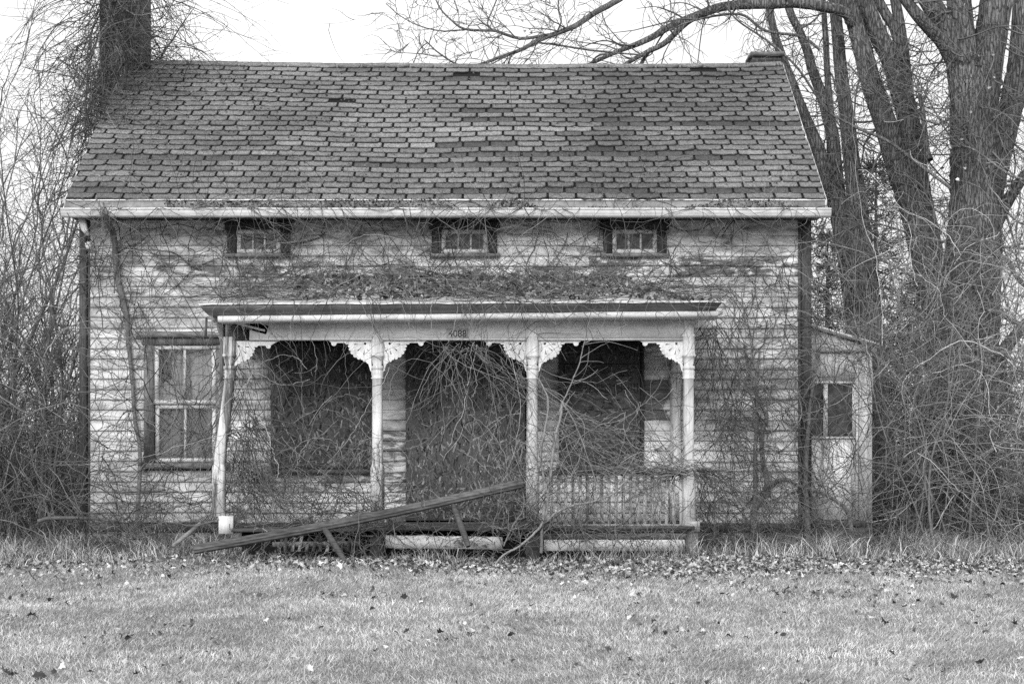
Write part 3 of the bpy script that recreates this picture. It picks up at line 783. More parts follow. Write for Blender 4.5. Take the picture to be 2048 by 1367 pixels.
# number plate
npl = MB(); npl.box(X(893, -1.452), X(936, -1.452), -1.452, -1.4405, pz(677), pz(657.5)); npl.build('number_plate', M['plate'], beam)
fc = bpy.data.curves.new('txt', 'FONT'); fc.body = '4088'; fc.size = 1.0; fc.extrude = .012; fc.align_x = 'CENTER'; fc.offset = .012
tmp = bpy.data.objects.new('tmp', fc); COL.objects.link(tmp); dg = bpy.context.evaluated_depsgraph_get()
me = bpy.data.meshes.new_from_object(tmp.evaluated_get(dg)); vs = np.array([v.co for v in me.vertices]); fs = [tuple(p.vertices) for p in me.polygons]
bpy.data.objects.remove(tmp); bpy.data.meshes.remove(me)
sx = 36*ps/(vs[:, 0].max()-vs[:, 0].min()); sz_ = 14*ps/(vs[:, 1].max()-vs[:, 1].min())
m = MB(); m.add([(X(915.5, PY)+v[0]*sx, -1.4535+.001*(1 if v[2] > 0 else -1)*-1, pz(674)+v[1]*sz_) for v in vs], fs); m.build('numeral', M['ink'], beam)
# cornice and roof of the porch
m = MB(); yc = -1.70
m.prism([(yc, Z(638, yc)), (yc-.02, Z(634, yc)), (yc-.02, Z(627, yc)), (yc+.03, Z(625, yc)), (-1.34, Z(625, yc)), (-1.34, Z(638, yc))], X(436, yc), X(1436, yc), dz0=tilt(-3), dz1=.02, n=12, wob=.006, tone=1.05)
m.build('cornice', M['trim'], house)
yk = -1.78
m = MB(); m.prism([(yk+.12, Z(626, yk)), (yk+.10, Z(622, yk)), (yk+.045, Z(617, yk)), (yk+.005, Z(610, yk)), (yk, Z(606, yk)), (yk+.04, Z(605, yk)), (yk+.2, Z(606, yk)), (yk+.2, Z(626, yk))], X(398, yk), X(1450, yk), dz0=tilt(-3), dz1=.03, n=16, wob=.006, inset=.09)
crown = m.build('crown_moulding', M['crown'], house)
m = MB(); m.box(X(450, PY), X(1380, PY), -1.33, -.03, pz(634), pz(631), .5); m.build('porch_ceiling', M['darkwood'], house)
def proof(u, v):     # u 0..1 across, v 0 front .. 1 wall
    xa, xb = X(398, yk), X(1452, yk); wa, wb = X(470, 0), X(1392, 0)
    x = (xa+(xb-xa)*u)*(1-v)+(wa+(wb-wa)*u)*v; edge = min(u, 1-u)
    z = Z(605, yk)+tilt(x)*.7+.014+ (Z(560, 0)-Z(605, yk))*v*min(1, .25+edge*4.5) + .02*math.sin(u*9)*v
    return np.array([x, yk-.015+(-.025-yk)*v, z])
m = MB(); nu, nv = 40, 8; vs = []; fs = []
for j in range(nv+1):
    for i in range(nu+1): vs.append(proof(i/nu, j/nv)+np.array([0, 0, random.uniform(-.004, .004)]))
for j in range(nv):
    for i in range(nu): k = j*(nu+1)+i; fs.append((k, k+1, k+nu+2, k+nu+1))
m.add(vs, fs, .62, .25)
lo = [tuple(v-np.array([0, 0, .016])) for v in vs]; m.add(lo, [f[::-1] for f in fs], .6)
for i in range(nu): m.add([vs[i], vs[i+1], lo[i+1], lo[i]], [(3, 2, 1, 0)], 1.0)
m.build('porch_roof', M['trim'], house)
m = MB(); m.bar(W(413, 634, -1.5), W(411, 672, -1.5), .022, .022); m.build('downspout', M['darkwood_v'], house)
# balustrade
bl = MB(); y = -1.42
bl.prism([(y-.03, pz(950)), (y-.035, pz(943)), (y, pz(941)), (y+.035, pz(943)), (y+.03, pz(950))], X(1078, y), X(1368, y), n=5, wob=.006)
balu = bl.build('balustrade', M['darkwood'], house)
m = MB(); m.prism([(y-.03, pz(1052)), (y-.03, pz(1047)), (y+.03, pz(1047)), (y+.03, pz(1052))], X(1078, y), X(1366, y), n=5, wob=.006, tone=1.5); m.build('bottom_rail', M['greywood'], balu)
for i in range(20):
    pxb = 1085+i*14.4; m = MB(); m.box(X(pxb, y), X(pxb+6.5, y), y-.009, y+.009, pz(1047)+.001, pz(950)-.001, random.uniform(.8, 1.05), random.uniform(-.1, .35), rot=random.uniform(-.012, .012))
    m.build('baluster', M['post'], balu)

# ---- vestibule (lean-to) on the right
yv = .30; vx0, vx1 = X(1612, yv), X(1744, yv); vz0 = Z(1040, yv)
ztop = lambda px: Z(660+(px-1640)*.31, yv)
m = MB()
pieces = [(1612, 1647, 1038, 870, .9, .1), (1712, 1717, 1038, 700, .9, .1), (1648, 1712, 1038, 872, 1.35, .1), (1612, 1717, 764, 701, 1.0, .0), (1647, 1655, 764.5, 871, 1.25, -.2), (1706, 1711.5, 764.5, 871, 1.25, -.2)]
for a, c, lo_, hi_, tn, pe in ((1612, 1646, 1038, 872, 1.0, .15), (1711, 1717, 1038, 705, 1.2, .0), (1647, 1710, 1038, 876, 1.35, .28), (1612, 1710, 763, 705, 1.0, .0)):
    m.box(X(a, yv), X(c, yv), yv, yv+.05, Z(lo_, yv), Z(hi_, yv), tn, pe)
m.add([(vx0, yv, Z(704, yv)), (vx1, yv, Z(704, yv)), (vx1, yv, ztop(1744)-.02), (vx0, yv, ztop(1612)-.02)], [(0, 1, 2, 3)], .95)
m.add([(vx1, yv+.03, vz0), (vx1, 2.2, vz0), (vx1, 2.2, ztop(1744)-.02), (vx1, yv+.03, ztop(1744)-.02)], [(0, 1, 2, 3)], .9)
ves = m.build('vestibule', M['vest'], house)
m = MB(); m.box(X(1718, yv), X(1743, yv), yv-.03, yv+.05, Z(1040, yv), Z(706, yv), 1.15); m.build('corner_board', M['post'], ves)
m = MB(); m.box(X(1632, yv), X(1752, yv), yv-.045, yv+.02, Z(704, yv), Z(693, yv), .85); m.build('fascia', M['trim'], ves)
m = MB(); m.box(X(1664, yv), X(1706, yv), yv-.012, yv, Z(760, yv), Z(714, yv), 1.0)
for i in range(4): m.box(X(1668+i*9.6, yv), X(1674+i*9.6, yv), yv-.018, yv-.0125, Z(757, yv), Z(717, yv), 1.1)
m.build('panel', M['vest'], ves)
for a, c in ((1614, 1643), (1655, 1705)):
    m = MB(); m.add([(X(a-1, yv), yv+.02, Z(873, yv)), (X(c+1, yv), yv+.02, Z(873, yv)), (X(c+1, yv), yv+.02, Z(764, yv)), (X(a-1, yv), yv+.02, Z(764, yv))], [(0, 1, 2, 3)]); wv = m.build('window', M['glass'], ves)
m = MB()
for a, c, lo_, hi_ in ((1646, 1655, 872, 768), (1704, 1711, 872, 768), (1612, 1711, 767, 762.5), (1612, 1711, 877, 872.5)): m.box(X(a, yv), X(c, yv), yv-.02, yv+.01, Z(lo_, yv), Z(hi_, yv), 1.15)
m.build('frame', M['trim'], ves)
m = MB()
for q, u in enumerate(range(8)):
    pass
a_, c_ = W(1606, 646, yv-.12), W(1759, 690, yv-.12); d_ = np.array([0, 2.4, .0]); t_ = np.array([0, 0, .022])
m.hexa([a_, c_, c_+d_, a_+d_, a_+t_, c_+t_, c_+d_+t_, a_+d_+t_], 1.0); m.build('roof', M['gutter'], ves)
m = MB(); m.box(vx0, vx1+.02, yv-.05, 2.2, Z(1052, yv), Z(1040.5, yv), 1.0); m.build('sill_beam', M['darkwood'], ves)
m = MB(); m.box(vx0, vx1, yv-.03, 2.2, -.2, Z(1053, yv), .7); m.build('foundation', M['stone'], ves)

# ------------------------------------------------------------------ things lying about the porch
def lobed_rail(pa, pb, r0, lobes=5, k=30, n=26):
    P = np.array([pa+(pb-pa)*i/n for i in range(n+1)]); t = unit(pb-pa); a = unit(np.cross(t, (0, 0, 1.))); b_ = np.cross(a, t); m = MB(); vs = []
    for i, p in enumerate(P):
        p = p+np.array([0, 0, -.03*math.sin(i/n*3.14)])
        for j in range(k):
            an = 2*math.pi*j/k; rr = r0*(1+.17*math.cos(lobes*2*an))
            vs.append(p+a*math.cos(an)*rr*.9+b_*math.sin(an)*rr)
    fs = [(i*k+j, i*k+(j+1) % k, (i+1)*k+(j+1) % k, (i+1)*k+j) for i in range(n) for j in range(k)]+[tuple(range(k))[::-1], tuple(n*k+j for j in range(k))]
    m.add(vs, fs); return m
pa, pb = W(388, 1098, -2.15), W(1046, 966, -1.95)
rail = thing('fallen_handrail', 'long dark reeded handrail fallen aslant across the porch steps, its two balusters still hanging', 'handrail', tuple(pa))
lobed_rail(pa, pb, .042, 4).build('rail', M['darkwood'], rail, True)
for a, c in (((903, 1000), (937, 1092)), ((642, 1045), (690, 1122))):
    u = (a[0]-388)/(1046-388); y = -2.15+.20*u+.02
    m = MB(); A, B = W(a[0], a[1], y), W(c[0], c[1], y-.22); tb = Tubes(); P = np.linspace(A, B, 8); rr = np.array([.022, .026, .03, .03, .03, .03, .028, .024]); tb.add(P, rr, .75, 10); tb.build('baluster', M['darkwood'], rail)
m = MB(); m.bar(W(345, 1092, -1.9), W(402, 1045, -1.75), .035, .05, 1.0); tag(m.build('broken_plank', M['greywood']), 'short grey plank propped aslant in the weeds below the left window', 'plank')
tb = Tubes(); P = catmull([W(75, 1042, -1.0), W(100, 1036, -.95), (W(150, 1035, -.9)), W(192, 1037, -.85), W(235, 1042, -.8)], 6); tb.add(P, np.linspace(.022, .014, len(P)), .8, 7); tag(tb.build('fallen_branch', M['vine']), 'pale fallen branch lying level at the left corner of the house', 'branch')
lat = MB()
for i in range(11):
    pxl = 556+i*14; y = -1.72; a = W(pxl, 1102, y); c = W(pxl+random.uniform(2, 9), 1074+random.uniform(-4, 3), y+.12); lat.bar(a, c, .03, .012, random.uniform(.3, .6), .3)
lat.bar(W(545, 1088, -1.64), W(720, 1086, -1.64), .05, .02, .35)
tag(lat.build('lattice_panel', M['post']), 'slatted skirting panel fallen in the leaves left of the steps', 'lattice')

# ------------------------------------------------------------------ big trees on the right
def tree(name, label, limbs, twig_n, mat='bark', cat='tree', group=None, twig_len=(.5, 1.6), tiers=2, base=None, tw_tone=1.0, upb=.12, gravv=.0, seedpts=None):
    """limbs: list of rows (px, py, y, radius px)"""
    first = limbs[0]
    bl_ = W(first[-1][0], first[-1][1], first[-1][2]); bl_[2] = float(ground_h(bl_[0], bl_[1]))
    root = thing(name, label, cat, tuple(bl_), group)
    tr_ = MB(); allP = []
    Vs, Qs, Ts, o = [], [], [], 0
    for rows in limbs:
        P = np.array([W(r[0], r[1], r[2]) for r in rows]); rr = np.array([r[3]*S(r[2]) for r in rows])
        n = 8; C = catmull(P, n); Rr = catmull(np.stack([rr, rr, rr], -1), n)[:, 0]
        seg = np.linalg.norm(np.diff(C, axis=0), axis=1).sum(); m_ = max(6, int(seg/.07)); u = np.linspace(0, len(C)-1, m_)
        C = np.stack([np.interp(u, np.arange(len(C)), C[:, k]) for k in range(3)], -1); Rr = np.interp(u, np.arange(len(Rr)), Rr)
        C = C+np.cumsum(rng.normal(size=C.shape), 0)*.0018*np.minimum(1, .05/np.maximum(Rr[:, None], .02))
        k = 8 if Rr.max() < .06 else 28 if Rr.max() > .2 else 16
        tan = unit(np.gradient(C, axis=0)); ref = np.array([0, 1., 0]); n1 = unit(np.cross(tan, ref)); n2 = np.cross(tan, n1)
        a = np.arange(k)*2*np.pi/k; ph = rng.uniform(0, 6, 4)
        tt = np.linspace(0, seg, m_)[:, None]
        lump = 1+.05*np.sin(3*a[None]+ph[0]+tt*.8)+.035*np.sin(5*a[None]+ph[1]-tt*1.3)+.03*np.sin(9*a[None]+ph[2]+tt*.6)+.02*rng.normal(size=(m_, k))
        ring = C[:, None]+(Rr[:, None]*lump)[..., None]*(n1[:, None]*np.cos(a)[None, :, None]+n2[:, None]*np.sin(a)[None, :, None])
        idx = np.arange(m_*k).reshape(m_, k)+o; A, B = idx[:-1], idx[1:]
        Qs.append(np.stack([A, np.roll(A, -1, 1), np.roll(B, -1, 1), B], -1).reshape(-1, 4)); Vs.append(ring.reshape(-1, 3)); Ts.append(np.full(m_*k, 1.0)); o += m_*k
        allP.append((C, Rr))
    Q = np.concatenate(Qs); raw_mesh('trunk', np.concatenate(Vs), Q.ravel(), np.full(len(Q), 4), np.concatenate(Ts), M[mat], root, None, True)
    tb = Tubes()
    for (C, Rr), n in zip(allP, twig_n):
        n = int(n*.95)
        if n == 0: continue
        T = len(C); P = C[None]
        sec = offshoots(P, n, *twig_len, T=12, wob=.13, spread=.8, ymin=.12, upb=upb, grav=gravv)
        r0 = np.minimum(.02, .5*np.median(Rr))*rng.uniform(.4, 1, n); tb.add(sec, taper(n, 12, r0, .003), rng.uniform(.8, 1.3, n)*tw_tone, 4)
        th = offshoots(sec, n*5, .18, .7, T=7, wob=.2, spread=.85, upb=.05); tb.add(th, taper(n*5, 7, .0055, .0022), rng.uniform(.8, 1.4, n*5)*tw_tone, 3)
        if tiers > 1:
            n9 = n*6; fo = offshoots(th, n9, .06, .3, T=5, wob=.25, spread=.9); tb.add(fo, taper(n9, 5, .003, .0018), rng.uniform(.8, 1.4, n9)*tw_tone, 3)
    if tb.V: tb.build('crown', M['twig'], root)
    return root
ya, yd, ye, yh = 5.0, 4.7, 4.1, 3.5
tree('maple_tree', 'slim many-stemmed bare tree rising just behind the right end of the roof', [
    [(1532, -20, ya, 7), (1550, 68, ya, 8), (1566, 120, ya, 9), (1587, 178, ya, 10), (1608, 232, ya, 11), (1632, 290, ya, 13), (1655, 359, ya, 16), (1676, 415, ya, 20), (1692, 480, ya, 24), (1712, 600, ya, 26), (1730, 800, ya, 27), (1740, 1050, ya, 30)],
    [(1568, -20, ya, 7), (1580, 25, ya, 8), (1597, 58, ya, 8), (1614, 96, ya, 9), (1625, 137, ya, 10), (1645, 191, ya, 11), (1657, 232, ya, 12), (1666, 273, ya, 13), (1670, 320, ya, 14), (1676, 390, ya, 16), (1690, 470, ya, 18)],
    [(1645, -20, ya, 5), (1650, 68, ya, 6), (1654, 137, ya, 6.5), (1658, 195, ya, 7), (1662, 250, ya, 7)]], (26, 26, 10), twig_len=(.4, 1.4))
tree('maple_tree', 'straight furrowed bare trunk standing between the slim clump and the leaning twin trunks', [
    [(1667, -20, yd, 11), (1674, 68, yd, 12), (1681, 137, yd, 13), (1690, 205, yd, 14), (1697, 256, yd, 15), (1703, 308, yd, 16), (1710, 359, yd, 18), (1718, 434, yd, 21), (1726, 537, yd, 24), (1738, 640, yd, 25), (1760, 850, yd, 27), (1768, 1055, yd, 30)]], (34,), twig_len=(.4, 1.5))
yl = 3.9
tree('maple_tree', 'leaning bare tree with twin trunks, its long limb arching left above the roof ridge', [
    [(1690, -20, ye, 15), (1710, 51, ye, 17), (1724, 103, ye, 18), (1741, 171, ye, 20), (1765, 239, ye, 22), (1789, 308, ye, 25), (1809, 359, ye, 28), (1833, 420, ye, 31), (1848, 485, ye, 32), (1864, 560, ye, 31), (1880, 650, ye, 30), (1884, 800, ye, 32), (1888, 1060, ye, 40)],
    [(1722, -20, ye, 17), (1751, 58, ye, 18), (1779, 113, ye, 19), (1799, 171, ye, 20), (1816, 232, ye, 21), (1826, 290, ye, 22), (1834, 350, ye, 23), (1846, 430, ye, 24), (1856, 500, ye, 22)],
    [(1748, -20, ye, 9), (1772, 28, ye, 10), (1792, 60, ye, 11), (1803, 110, ye, 12), (1812, 190, ye, 12)],
    [(1787, -20, ye, 10), (1802, 61, ye, 11), (1810, 120, ye, 12), (1818, 200, ye, 13)],
    [(1702, 45, ye-.1, 11), (1690, 25, yl, 11), (1640, 12, yl, 10.5), (1590, 6, yl, 10), (1540, 8, yl, 10), (1490, 9, yl, 9.5), (1440, 15, yl, 9), (1390, 32, yl, 8), (1340, 52, yl, 7), (1290, 80, yl-.1, 6), (1230, 104, yl-.1, 4.5), (1160, 136, yl-.1, 3.5), (1140, 146, yl-.1, 3)],
    [(1415, 24, yl, 7), (1370, 46, yl, 6), (1330, 84, yl, 5.5), (1298, 100, yl-.1, 5), (1250, 128, yl-.1, 4), (1225, 146, yl-.1, 3)],
    [(1302, 98, yl, 5), (1290, 115, yl, 4), (1275, 145, yl, 3.5)]],
    (30, 30, 8, 8, 26, 10, 3), twig_len=(.4, 1.5))
yu = 3.6
tree('overhanging_bough', 'bare bough reaching in from above over the middle of the roof ridge, ', [
    [(1320, -60, yu, 7), (1240, -2, yu, 6.5), (1190, 27, yu, 6), (1150, 53, yu, 5.5), (1090, 75, yu, 5), (1040, 100, yu, 4), (990, 118, yu, 3.2), (960, 128, yu, 2.6), (920, 131, yu, 2.2), (880, 108, yu, 1.6), (850, 80, yu, 1.2)],
    [(1098, 70, yu, 3.6), (1075, 74, yu, 3.4), (1040, 78, yu, 3.2), (1000, 66, yu, 3), (985, 63, yu, 2.8), (930, 60, yu, 2.4), (905, 44, yu, 2), (880, 18, yu, 1.6), (868, -10, yu, 1.4)],
    [(985, 63, yu, 1.8), (975, 45, yu, 1.6), (985, 20, yu, 1.5), (1000, -15, yu, 1.3)],
    [(930, 60, yu, 1.6), (880, 62, yu, 1.4), (835, 50, yu, 1.2), (795, 28, yu, 1), (772, 8, yu, .8)],
    [(1075, 85, yu, 2), (1120, 92, yu, 2), (1200, 104, yu, 2), (1290, 112, yu, 1.6)],
    [(1112, 68, yu, 1.8), (1122, 40, yu, 1.6), (1115, 15, yu, 1.5), (1118, -20, yu, 1.3)]],
    (26, 14, 8, 12, 6, 5), twig_len=(.35, 1.1), mat='bark_smooth', cat='bough', upb=-.03)
tree('maple_tree', 'great furrowed bare tree, thickest trunk of the group, splitting into stems near the right edge', [
    [(1942, 130, yh, 44), (1945, 200, yh, 46), (1950, 300, yh, 48), (1952, 400, yh, 50), (1946, 550, yh, 56), (1940, 700, yh, 58), (1928, 850, yh, 55), (1918, 980, yh, 54), (1914, 1062, yh, 62)],
    [(1846, -20, yh, 19), (1872, 25, yh, 21), (1900, 70, yh, 24), (1918, 115, yh, 26), (1930, 200, yh, 28)],
    [(1916, -20, yh, 24), (1924, 60, yh, 26), (1936, 150, yh, 30), (1942, 240, yh, 30)],
    [(1990, -20, yh, 27), (1980, 60, yh, 28), (1966, 150, yh, 32), (1958, 260, yh, 32)],
    [(1795, -25, yh-.3, 10), (1822, 15, yh-.3, 11), (1843, 41, yh-.3, 12), (1881, 82, yh-.2, 13), (1905, 122, yh-.1, 15), (1922, 165, yh, 16)],
    [(2050, -20, yh+.4, 21), (2046, 60, yh+.4, 22), (2038, 130, yh+.4, 22), (2024, 205, yh+.4, 23), (2008, 273, yh+.3, 24), (1990, 340, yh+.2, 25), (1974, 420, yh+.1, 26), (1962, 500, yh, 26)],
    [(2022, 0, yh, 4.5), (2012, 60, yh, 5), (2000, 130, yh, 6), (1992, 190, yh, 7), (1984, 260, yh, 8)],
    [(2075, 325, yh-.2, 10), (2045, 358, yh-.2, 11), (2020, 395, yh-.1, 12), (1995, 440, yh, 14), (1970, 500, yh, 15)],
    [(2075, 620, yh, 9), (2040, 660, yh, 11), (2005, 705, yh, 13), (1985, 750, yh, 15), (1970, 800, yh, 15)],
    [(1860, 320, yh-.4, 6), (1852, 290, yh-.3, 6), (1846, 225, yh-.3, 5), (1838, 190, yh-.3, 4)]],
    (44, 16, 10, 16, 14, 30, 8, 14, 14, 6), twig_len=(.4, 1.7), tiers=2)
# low thin boughs crossing in front of the trunks
yb_ = 2.4
tree('maple_bough', 'thin dark bough slanting down to the right in front of the big trunks', [
    [(2075, 668, yb_, 5.2), (2035, 646, yb_, 4.8), (1970, 617, yb_, 4.2), (1920, 597, yb_, 3.8), (1850, 570, yb_, 3.2), (1790, 535, yb_, 2.6), (1720, 505, yb_, 2), (1650, 488, yb_, 1.5)],
    [(2075, 498, yb_, 3.4), (1990, 494, yb_, 3), (1900, 488, yb_, 2.6), (1820, 468, yb_, 2.2), (1740, 445, yb_, 1.8), (1640, 433, yb_, 1.2)],
    [(2065, 590, yb_, 6), (2030, 548, yb_, 5), (2015, 520, yb_, 5), (1960, 485, yb_, 4), (1900, 460, yb_, 2)]], (26, 22, 10), twig_len=(.3, 1.2), mat='bark_smooth', cat='bough')
tree('maple_bough', 'long thin bough falling from the ridge across the right roof edge and trunks', [
    [(1900, 376, 3.0, 3.4), (1840, 330, 3.0, 3.4), (1780, 285, 3.0, 3.2), (1720, 258, 3.0, 3), (1660, 225, 3.0, 2.8), (1625, 180, 3.0, 2.6), (1590, 130, 3.0, 2.4), (1540, 85, 3.0, 2.2), (1475, 40, 3.0, 1.8), (1450, 10, 3.0, 1.5)],
    [(1880, 250, 2.9, 2.4), (1810, 225, 2.9, 2.2), (1750, 185, 2.9, 2), (1690, 120, 2.9, 1.6)],
    [(2075, 365, 2.8, 3), (2020, 350, 2.8, 2.8), (1950, 300, 2.8, 2.4), (1900, 270, 2.8, 2), (1830, 150, 2.8, 1.4)],
    [(1640, 100, 3.2, 3), (1600, 72, 3.2, 3), (1530, 60, 3.2, 2.8), (1480, 28, 3.2, 2.6), (1400, 38, 3.2, 2), (1340, 60, 3.2, 1.4)]], (26, 18, 20, 14), twig_len=(.3, 1.1), mat='bark_smooth', cat='bough')

# conifers behind
def conifer(px, y, top_py, rad, label):
    b0 = W(px, 1000, y); b0[2] = float(ground_h(b0[0], b0[1])); zt = Z(top_py, y); hgt = zt-b0[2]
    root = thing('spruce_tree', label, 'tree', tuple(b0))
    tb = Tubes(); P = np.linspace(b0, b0+np.array([0, 0, hgt]), 10); tb.add(P, np.linspace(.11, .01, 10), .6, 8); tb.build('trunk', M['twig'], root)
    n = int(hgt*42); u = rng.uniform(.06, 1, n)**.9; a = rng.uniform(0, 6.28, n); ln = rad*(1-u)**.85*rng.uniform(.6, 1.1, n)+.08
    st_ = np.stack([np.full(n, b0[0]), np.full(n, b0[1]), b0[2]+u*hgt], -1); d = np.stack([np.cos(a), np.sin(a), rng.uniform(-.25, .2, n)], -1)
    br = strands(st_, d, ln, 8, .07, .02); tb = Tubes(); tb.add(br, taper(n, 8, .012, .003), .8, 3)
    sub = offshoots(br, n*5, .1, .42, T=5, wob=.12, spread=.8, flat=1); tb.add(sub, taper(n*5, 5, .006, .003), .7, 3)
    nd = offshoots(sub, n*42, .03, .07, T=2, wob=.0, spread=.8); tb.add(nd, taper(len(nd), 2, .0055, .002), rng.uniform(.6, 1.6, len(nd)), 3)
    nd = offshoots(br, n*10, .03, .07, T=2, wob=.0, spread=.8); tb.add(nd, taper(len(nd), 2, .0055, .002), rng.uniform(.6, 1.6, len(nd)), 3)
    tb.build('crown', M['needle'], root)
conifer(1752, 9.0, 318, 1.5, 'dark spruce rising behind the gap between the bare trunks')
conifer(1655, 8.0, 470, 1.2, 'small dark spruce just beyond the right corner of the house')
conifer(1835, 8.5, 560, 1.5, 'low broad spruce behind the twin leaning trunks')
conifer(1990, 10.0, 700, 1.6, 'low dark spruce behind the great trunk at the right edge')
conifer(1700, 6.8, 700, 1.2, 'low dark spruce close behind the vestibule')

# ------------------------------------------------------------------ thickets
def sapling(px, y, h, label, group, lean=0.0, r0=.018, nb=9, tone=1.0):
    b0 = W(px, 1000, y); b0[2] = float(ground_h(b0[0], b0[1]))-.02
    root = thing('bare_sapling', label, 'sapling', tuple(b0), group)
    main = strands(b0[None], np.array([[lean, rng.normal()*.05, 1.0]]), np.array([h]), 22, .055, .01)
    tb = Tubes(); tb.add(main, taper(1, 22, r0*1.15, .005), tone, 6); tb.build('stem', M['twig'], root)
    tb = Tubes(); s1 = offshoots(main, nb, .5, 1.7, T=12, wob=.10, spread=.55, ymin=.2, upb=.35); tb.add(s1, taper(nb, 12, r0*.5, .003), tone*rng.uniform(.8, 1.3, nb), 4)
    s2 = offshoots(s1, nb*5, .2, .7, T=7, wob=.16, spread=.7, upb=.15); tb.add(s2, taper(nb*5, 7, .0045, .002), tone*rng.uniform(.8, 1.4, nb*5), 3)
    s3 = offshoots(s2, nb*8, .08, .3, T=5, wob=.2, spread=.8); tb.add(s3, taper(nb*8, 5, .0025, .0017), tone*rng.uniform(.8, 1.4, nb*8), 3)
    tb.build('crown', M['twig'], root)
gL = 'bare saplings in the thicket left of the house'
for i in range(44):
    px = rng.uniform(-230, 165); y = rng.uniform(.4, 7.0); h = rng.uniform(2.6, 5.0) if i % 3 else rng.uniform(4.5, 6.6)
    if px > 120: h = min(h, 3.6)
    sapling(px, y, h, 'slender bare sapling in the thicket left of the house', gL, rng.normal()*.08, rng.uniform(.010, .022), int(rng.integers(6, 12)), rng.uniform(.8, 1.3))
for i in range(16):
    px = rng.uniform(-90, 150); y = rng.uniform(1.2, 5.0)
    sapling(px, y, rng.uniform(5.2, 7.6) if px < 110 else rng.uniform(4.2, 5.6), 'slender bare sapling in the thicket left of the house', gL, rng.normal()*.05, rng.uniform(.013, .022), int(rng.integers(9, 15)), rng.uniform(.9, 1.4))
sapling(38, 3.0, 7.4, 'tallest sapling at the left edge of the picture, forking high against the sky', None, .03, .034, 14, 1.2)
sapling(6, 2.2, 7.0, 'curving thick sapling at the far left border of the lawn', None, .05, .03, 12, 1.0)
gR = 'bare saplings in the thicket right of the house'
for i in range(22):
    px = rng.uniform(1770, 2200); y = rng.uniform(-.6, 2.8)
    sapling(px, y, rng.uniform(1.6, 3.6), 'slender bare sapling in the thicket right of the house', gR, rng.normal()*.15, rng.uniform(.008, .016), int(rng.integers(6, 12)), rng.uniform(.9, 1.7))

def tangle(name, label, parts, mat='vine'):
    tb = Tubes()
    for P, r0, r1, k, tn in parts: tb.add(P, taper(P.shape[0], P.shape[1], r0, r1), tn, k)
    return tag(tb.build(name, M[mat]), label, 'vines' if 'vine' in name else 'brush', None, 'stuff')
def scatter_px(spots, n, y0, y1):
    w = np.array([s[4] for s in spots], float); w /= w.sum(); i = rng.choice(len(spots), n, p=w)
    sp = np.array(spots)[i]; px = sp[:, 0]+rng.normal(size=n)*sp[:, 2]; py = sp[:, 1]+rng.normal(size=n)*sp[:, 3]; y = rng.uniform(y0, y1, n)
    s = (y-CAM_Y)/FPX
    return np.stack([(px-1024)*s, y, CAM_Z+(HOR-py)*s], -1)
def vset(P, r0, r1, kids, klen, grand=0, k=3, tmul=1.0, ymax=None, wob=.22, flat=.5, grav=0, floor=None, spread=.8):  # tmul paints canes out in the light paler, wall and inner ones darker
    n = len(P); P = P+rng.normal(size=P.shape)*.0055*np.array([1, .4, 1])
    if ymax is not None: P[:, :, 1] = np.minimum(P[:, :, 1], ymax)
    out = [(P, rng.uniform(.6, 1.3, n)*r0, r1, k, vtone(n)*tmul)]
    if kids:
        m = int(n*kids); C = offshoots(P, m, *klen, T=7, wob=wob, spread=spread, flat=flat, ymax=ymax, grav=grav, floor=floor); out.append((C, rng.uniform(.5, 1, m)*r0*.5, r1*.8, 3, vtone(m)*tmul))
        if grand:
            g = int(m*grand); G = offshoots(C, g, klen[0]*.35, klen[1]*.45, T=5, wob=wob, spread=spread, flat=flat, ymax=ymax, grav=grav, floor=floor); out.append((G, r0*.28, r1*.7, 3, vtone(g)*tmul))
    return out
def rdir(n, up=0.0, yb=.25):
    d = rng.normal(size=(n, 3)); d[:, 1] *= yb; d[:, 2] += up; return d

# left: brush in depth
n = 900; st_ = np.stack([rng.uniform(-10.5, -4.95, n), rng.uniform(.2, 9, n), np.zeros(n)], -1); st_[:, 2] = ground_h(st_[:, 0], st_[:, 1])
P = strands(st_, rdir(n, 2.2, 1), rng.uniform(1.0, 3.6, n)*np.where(st_[:, 0] > -5.6, .75, 1), 12, .10, -.012)
tangle('brush_thicket', 'dense bare brush and brambles filling the ground left of the house', vset(P, .008, .003, 3.2, (.25, .9), .9, tmul=.9, wob=.16, flat=1, spread=.6), 'vine')
n = 520; st_ = np.stack([rng.uniform(-10, -4.9, n), rng.uniform(-1.2, 2.5, n), rng.uniform(0, 2.2, n)], -1)
P = strands(st_, rdir(n, .5, 1), rng.uniform(.6, 2.2, n), 12, .16, -.06, floor=True)
tangle('bramble_tangle', 'arching brambles at the front of the left thicket', vset(P, .007, .003, 2.6, (.2, .8), .6, tmul=1.1, wob=.2, flat=1), 'vine')
# far belt of brush behind everything
n = 1500; st_ = np.stack([np.where(rng.random(n) < .5, rng.uniform(-24, -5, n), rng.uniform(4.5, 24, n)), rng.uniform(9, 22, n), np.zeros(n)], -1); st_[:, 2] = ground_h(st_[:, 0], st_[:, 1])
P = strands(st_, rdir(n, 2.5, 1), rng.uniform(1.5, 4.2, n), 12, .09, -.01)
tangle('far_brush', 'distant grey brush beyond the yard', vset(P, .012, .004, 5, (.4, 1.4), 1, tmul=.7, wob=.15, flat=1, spread=.6), 'twig')
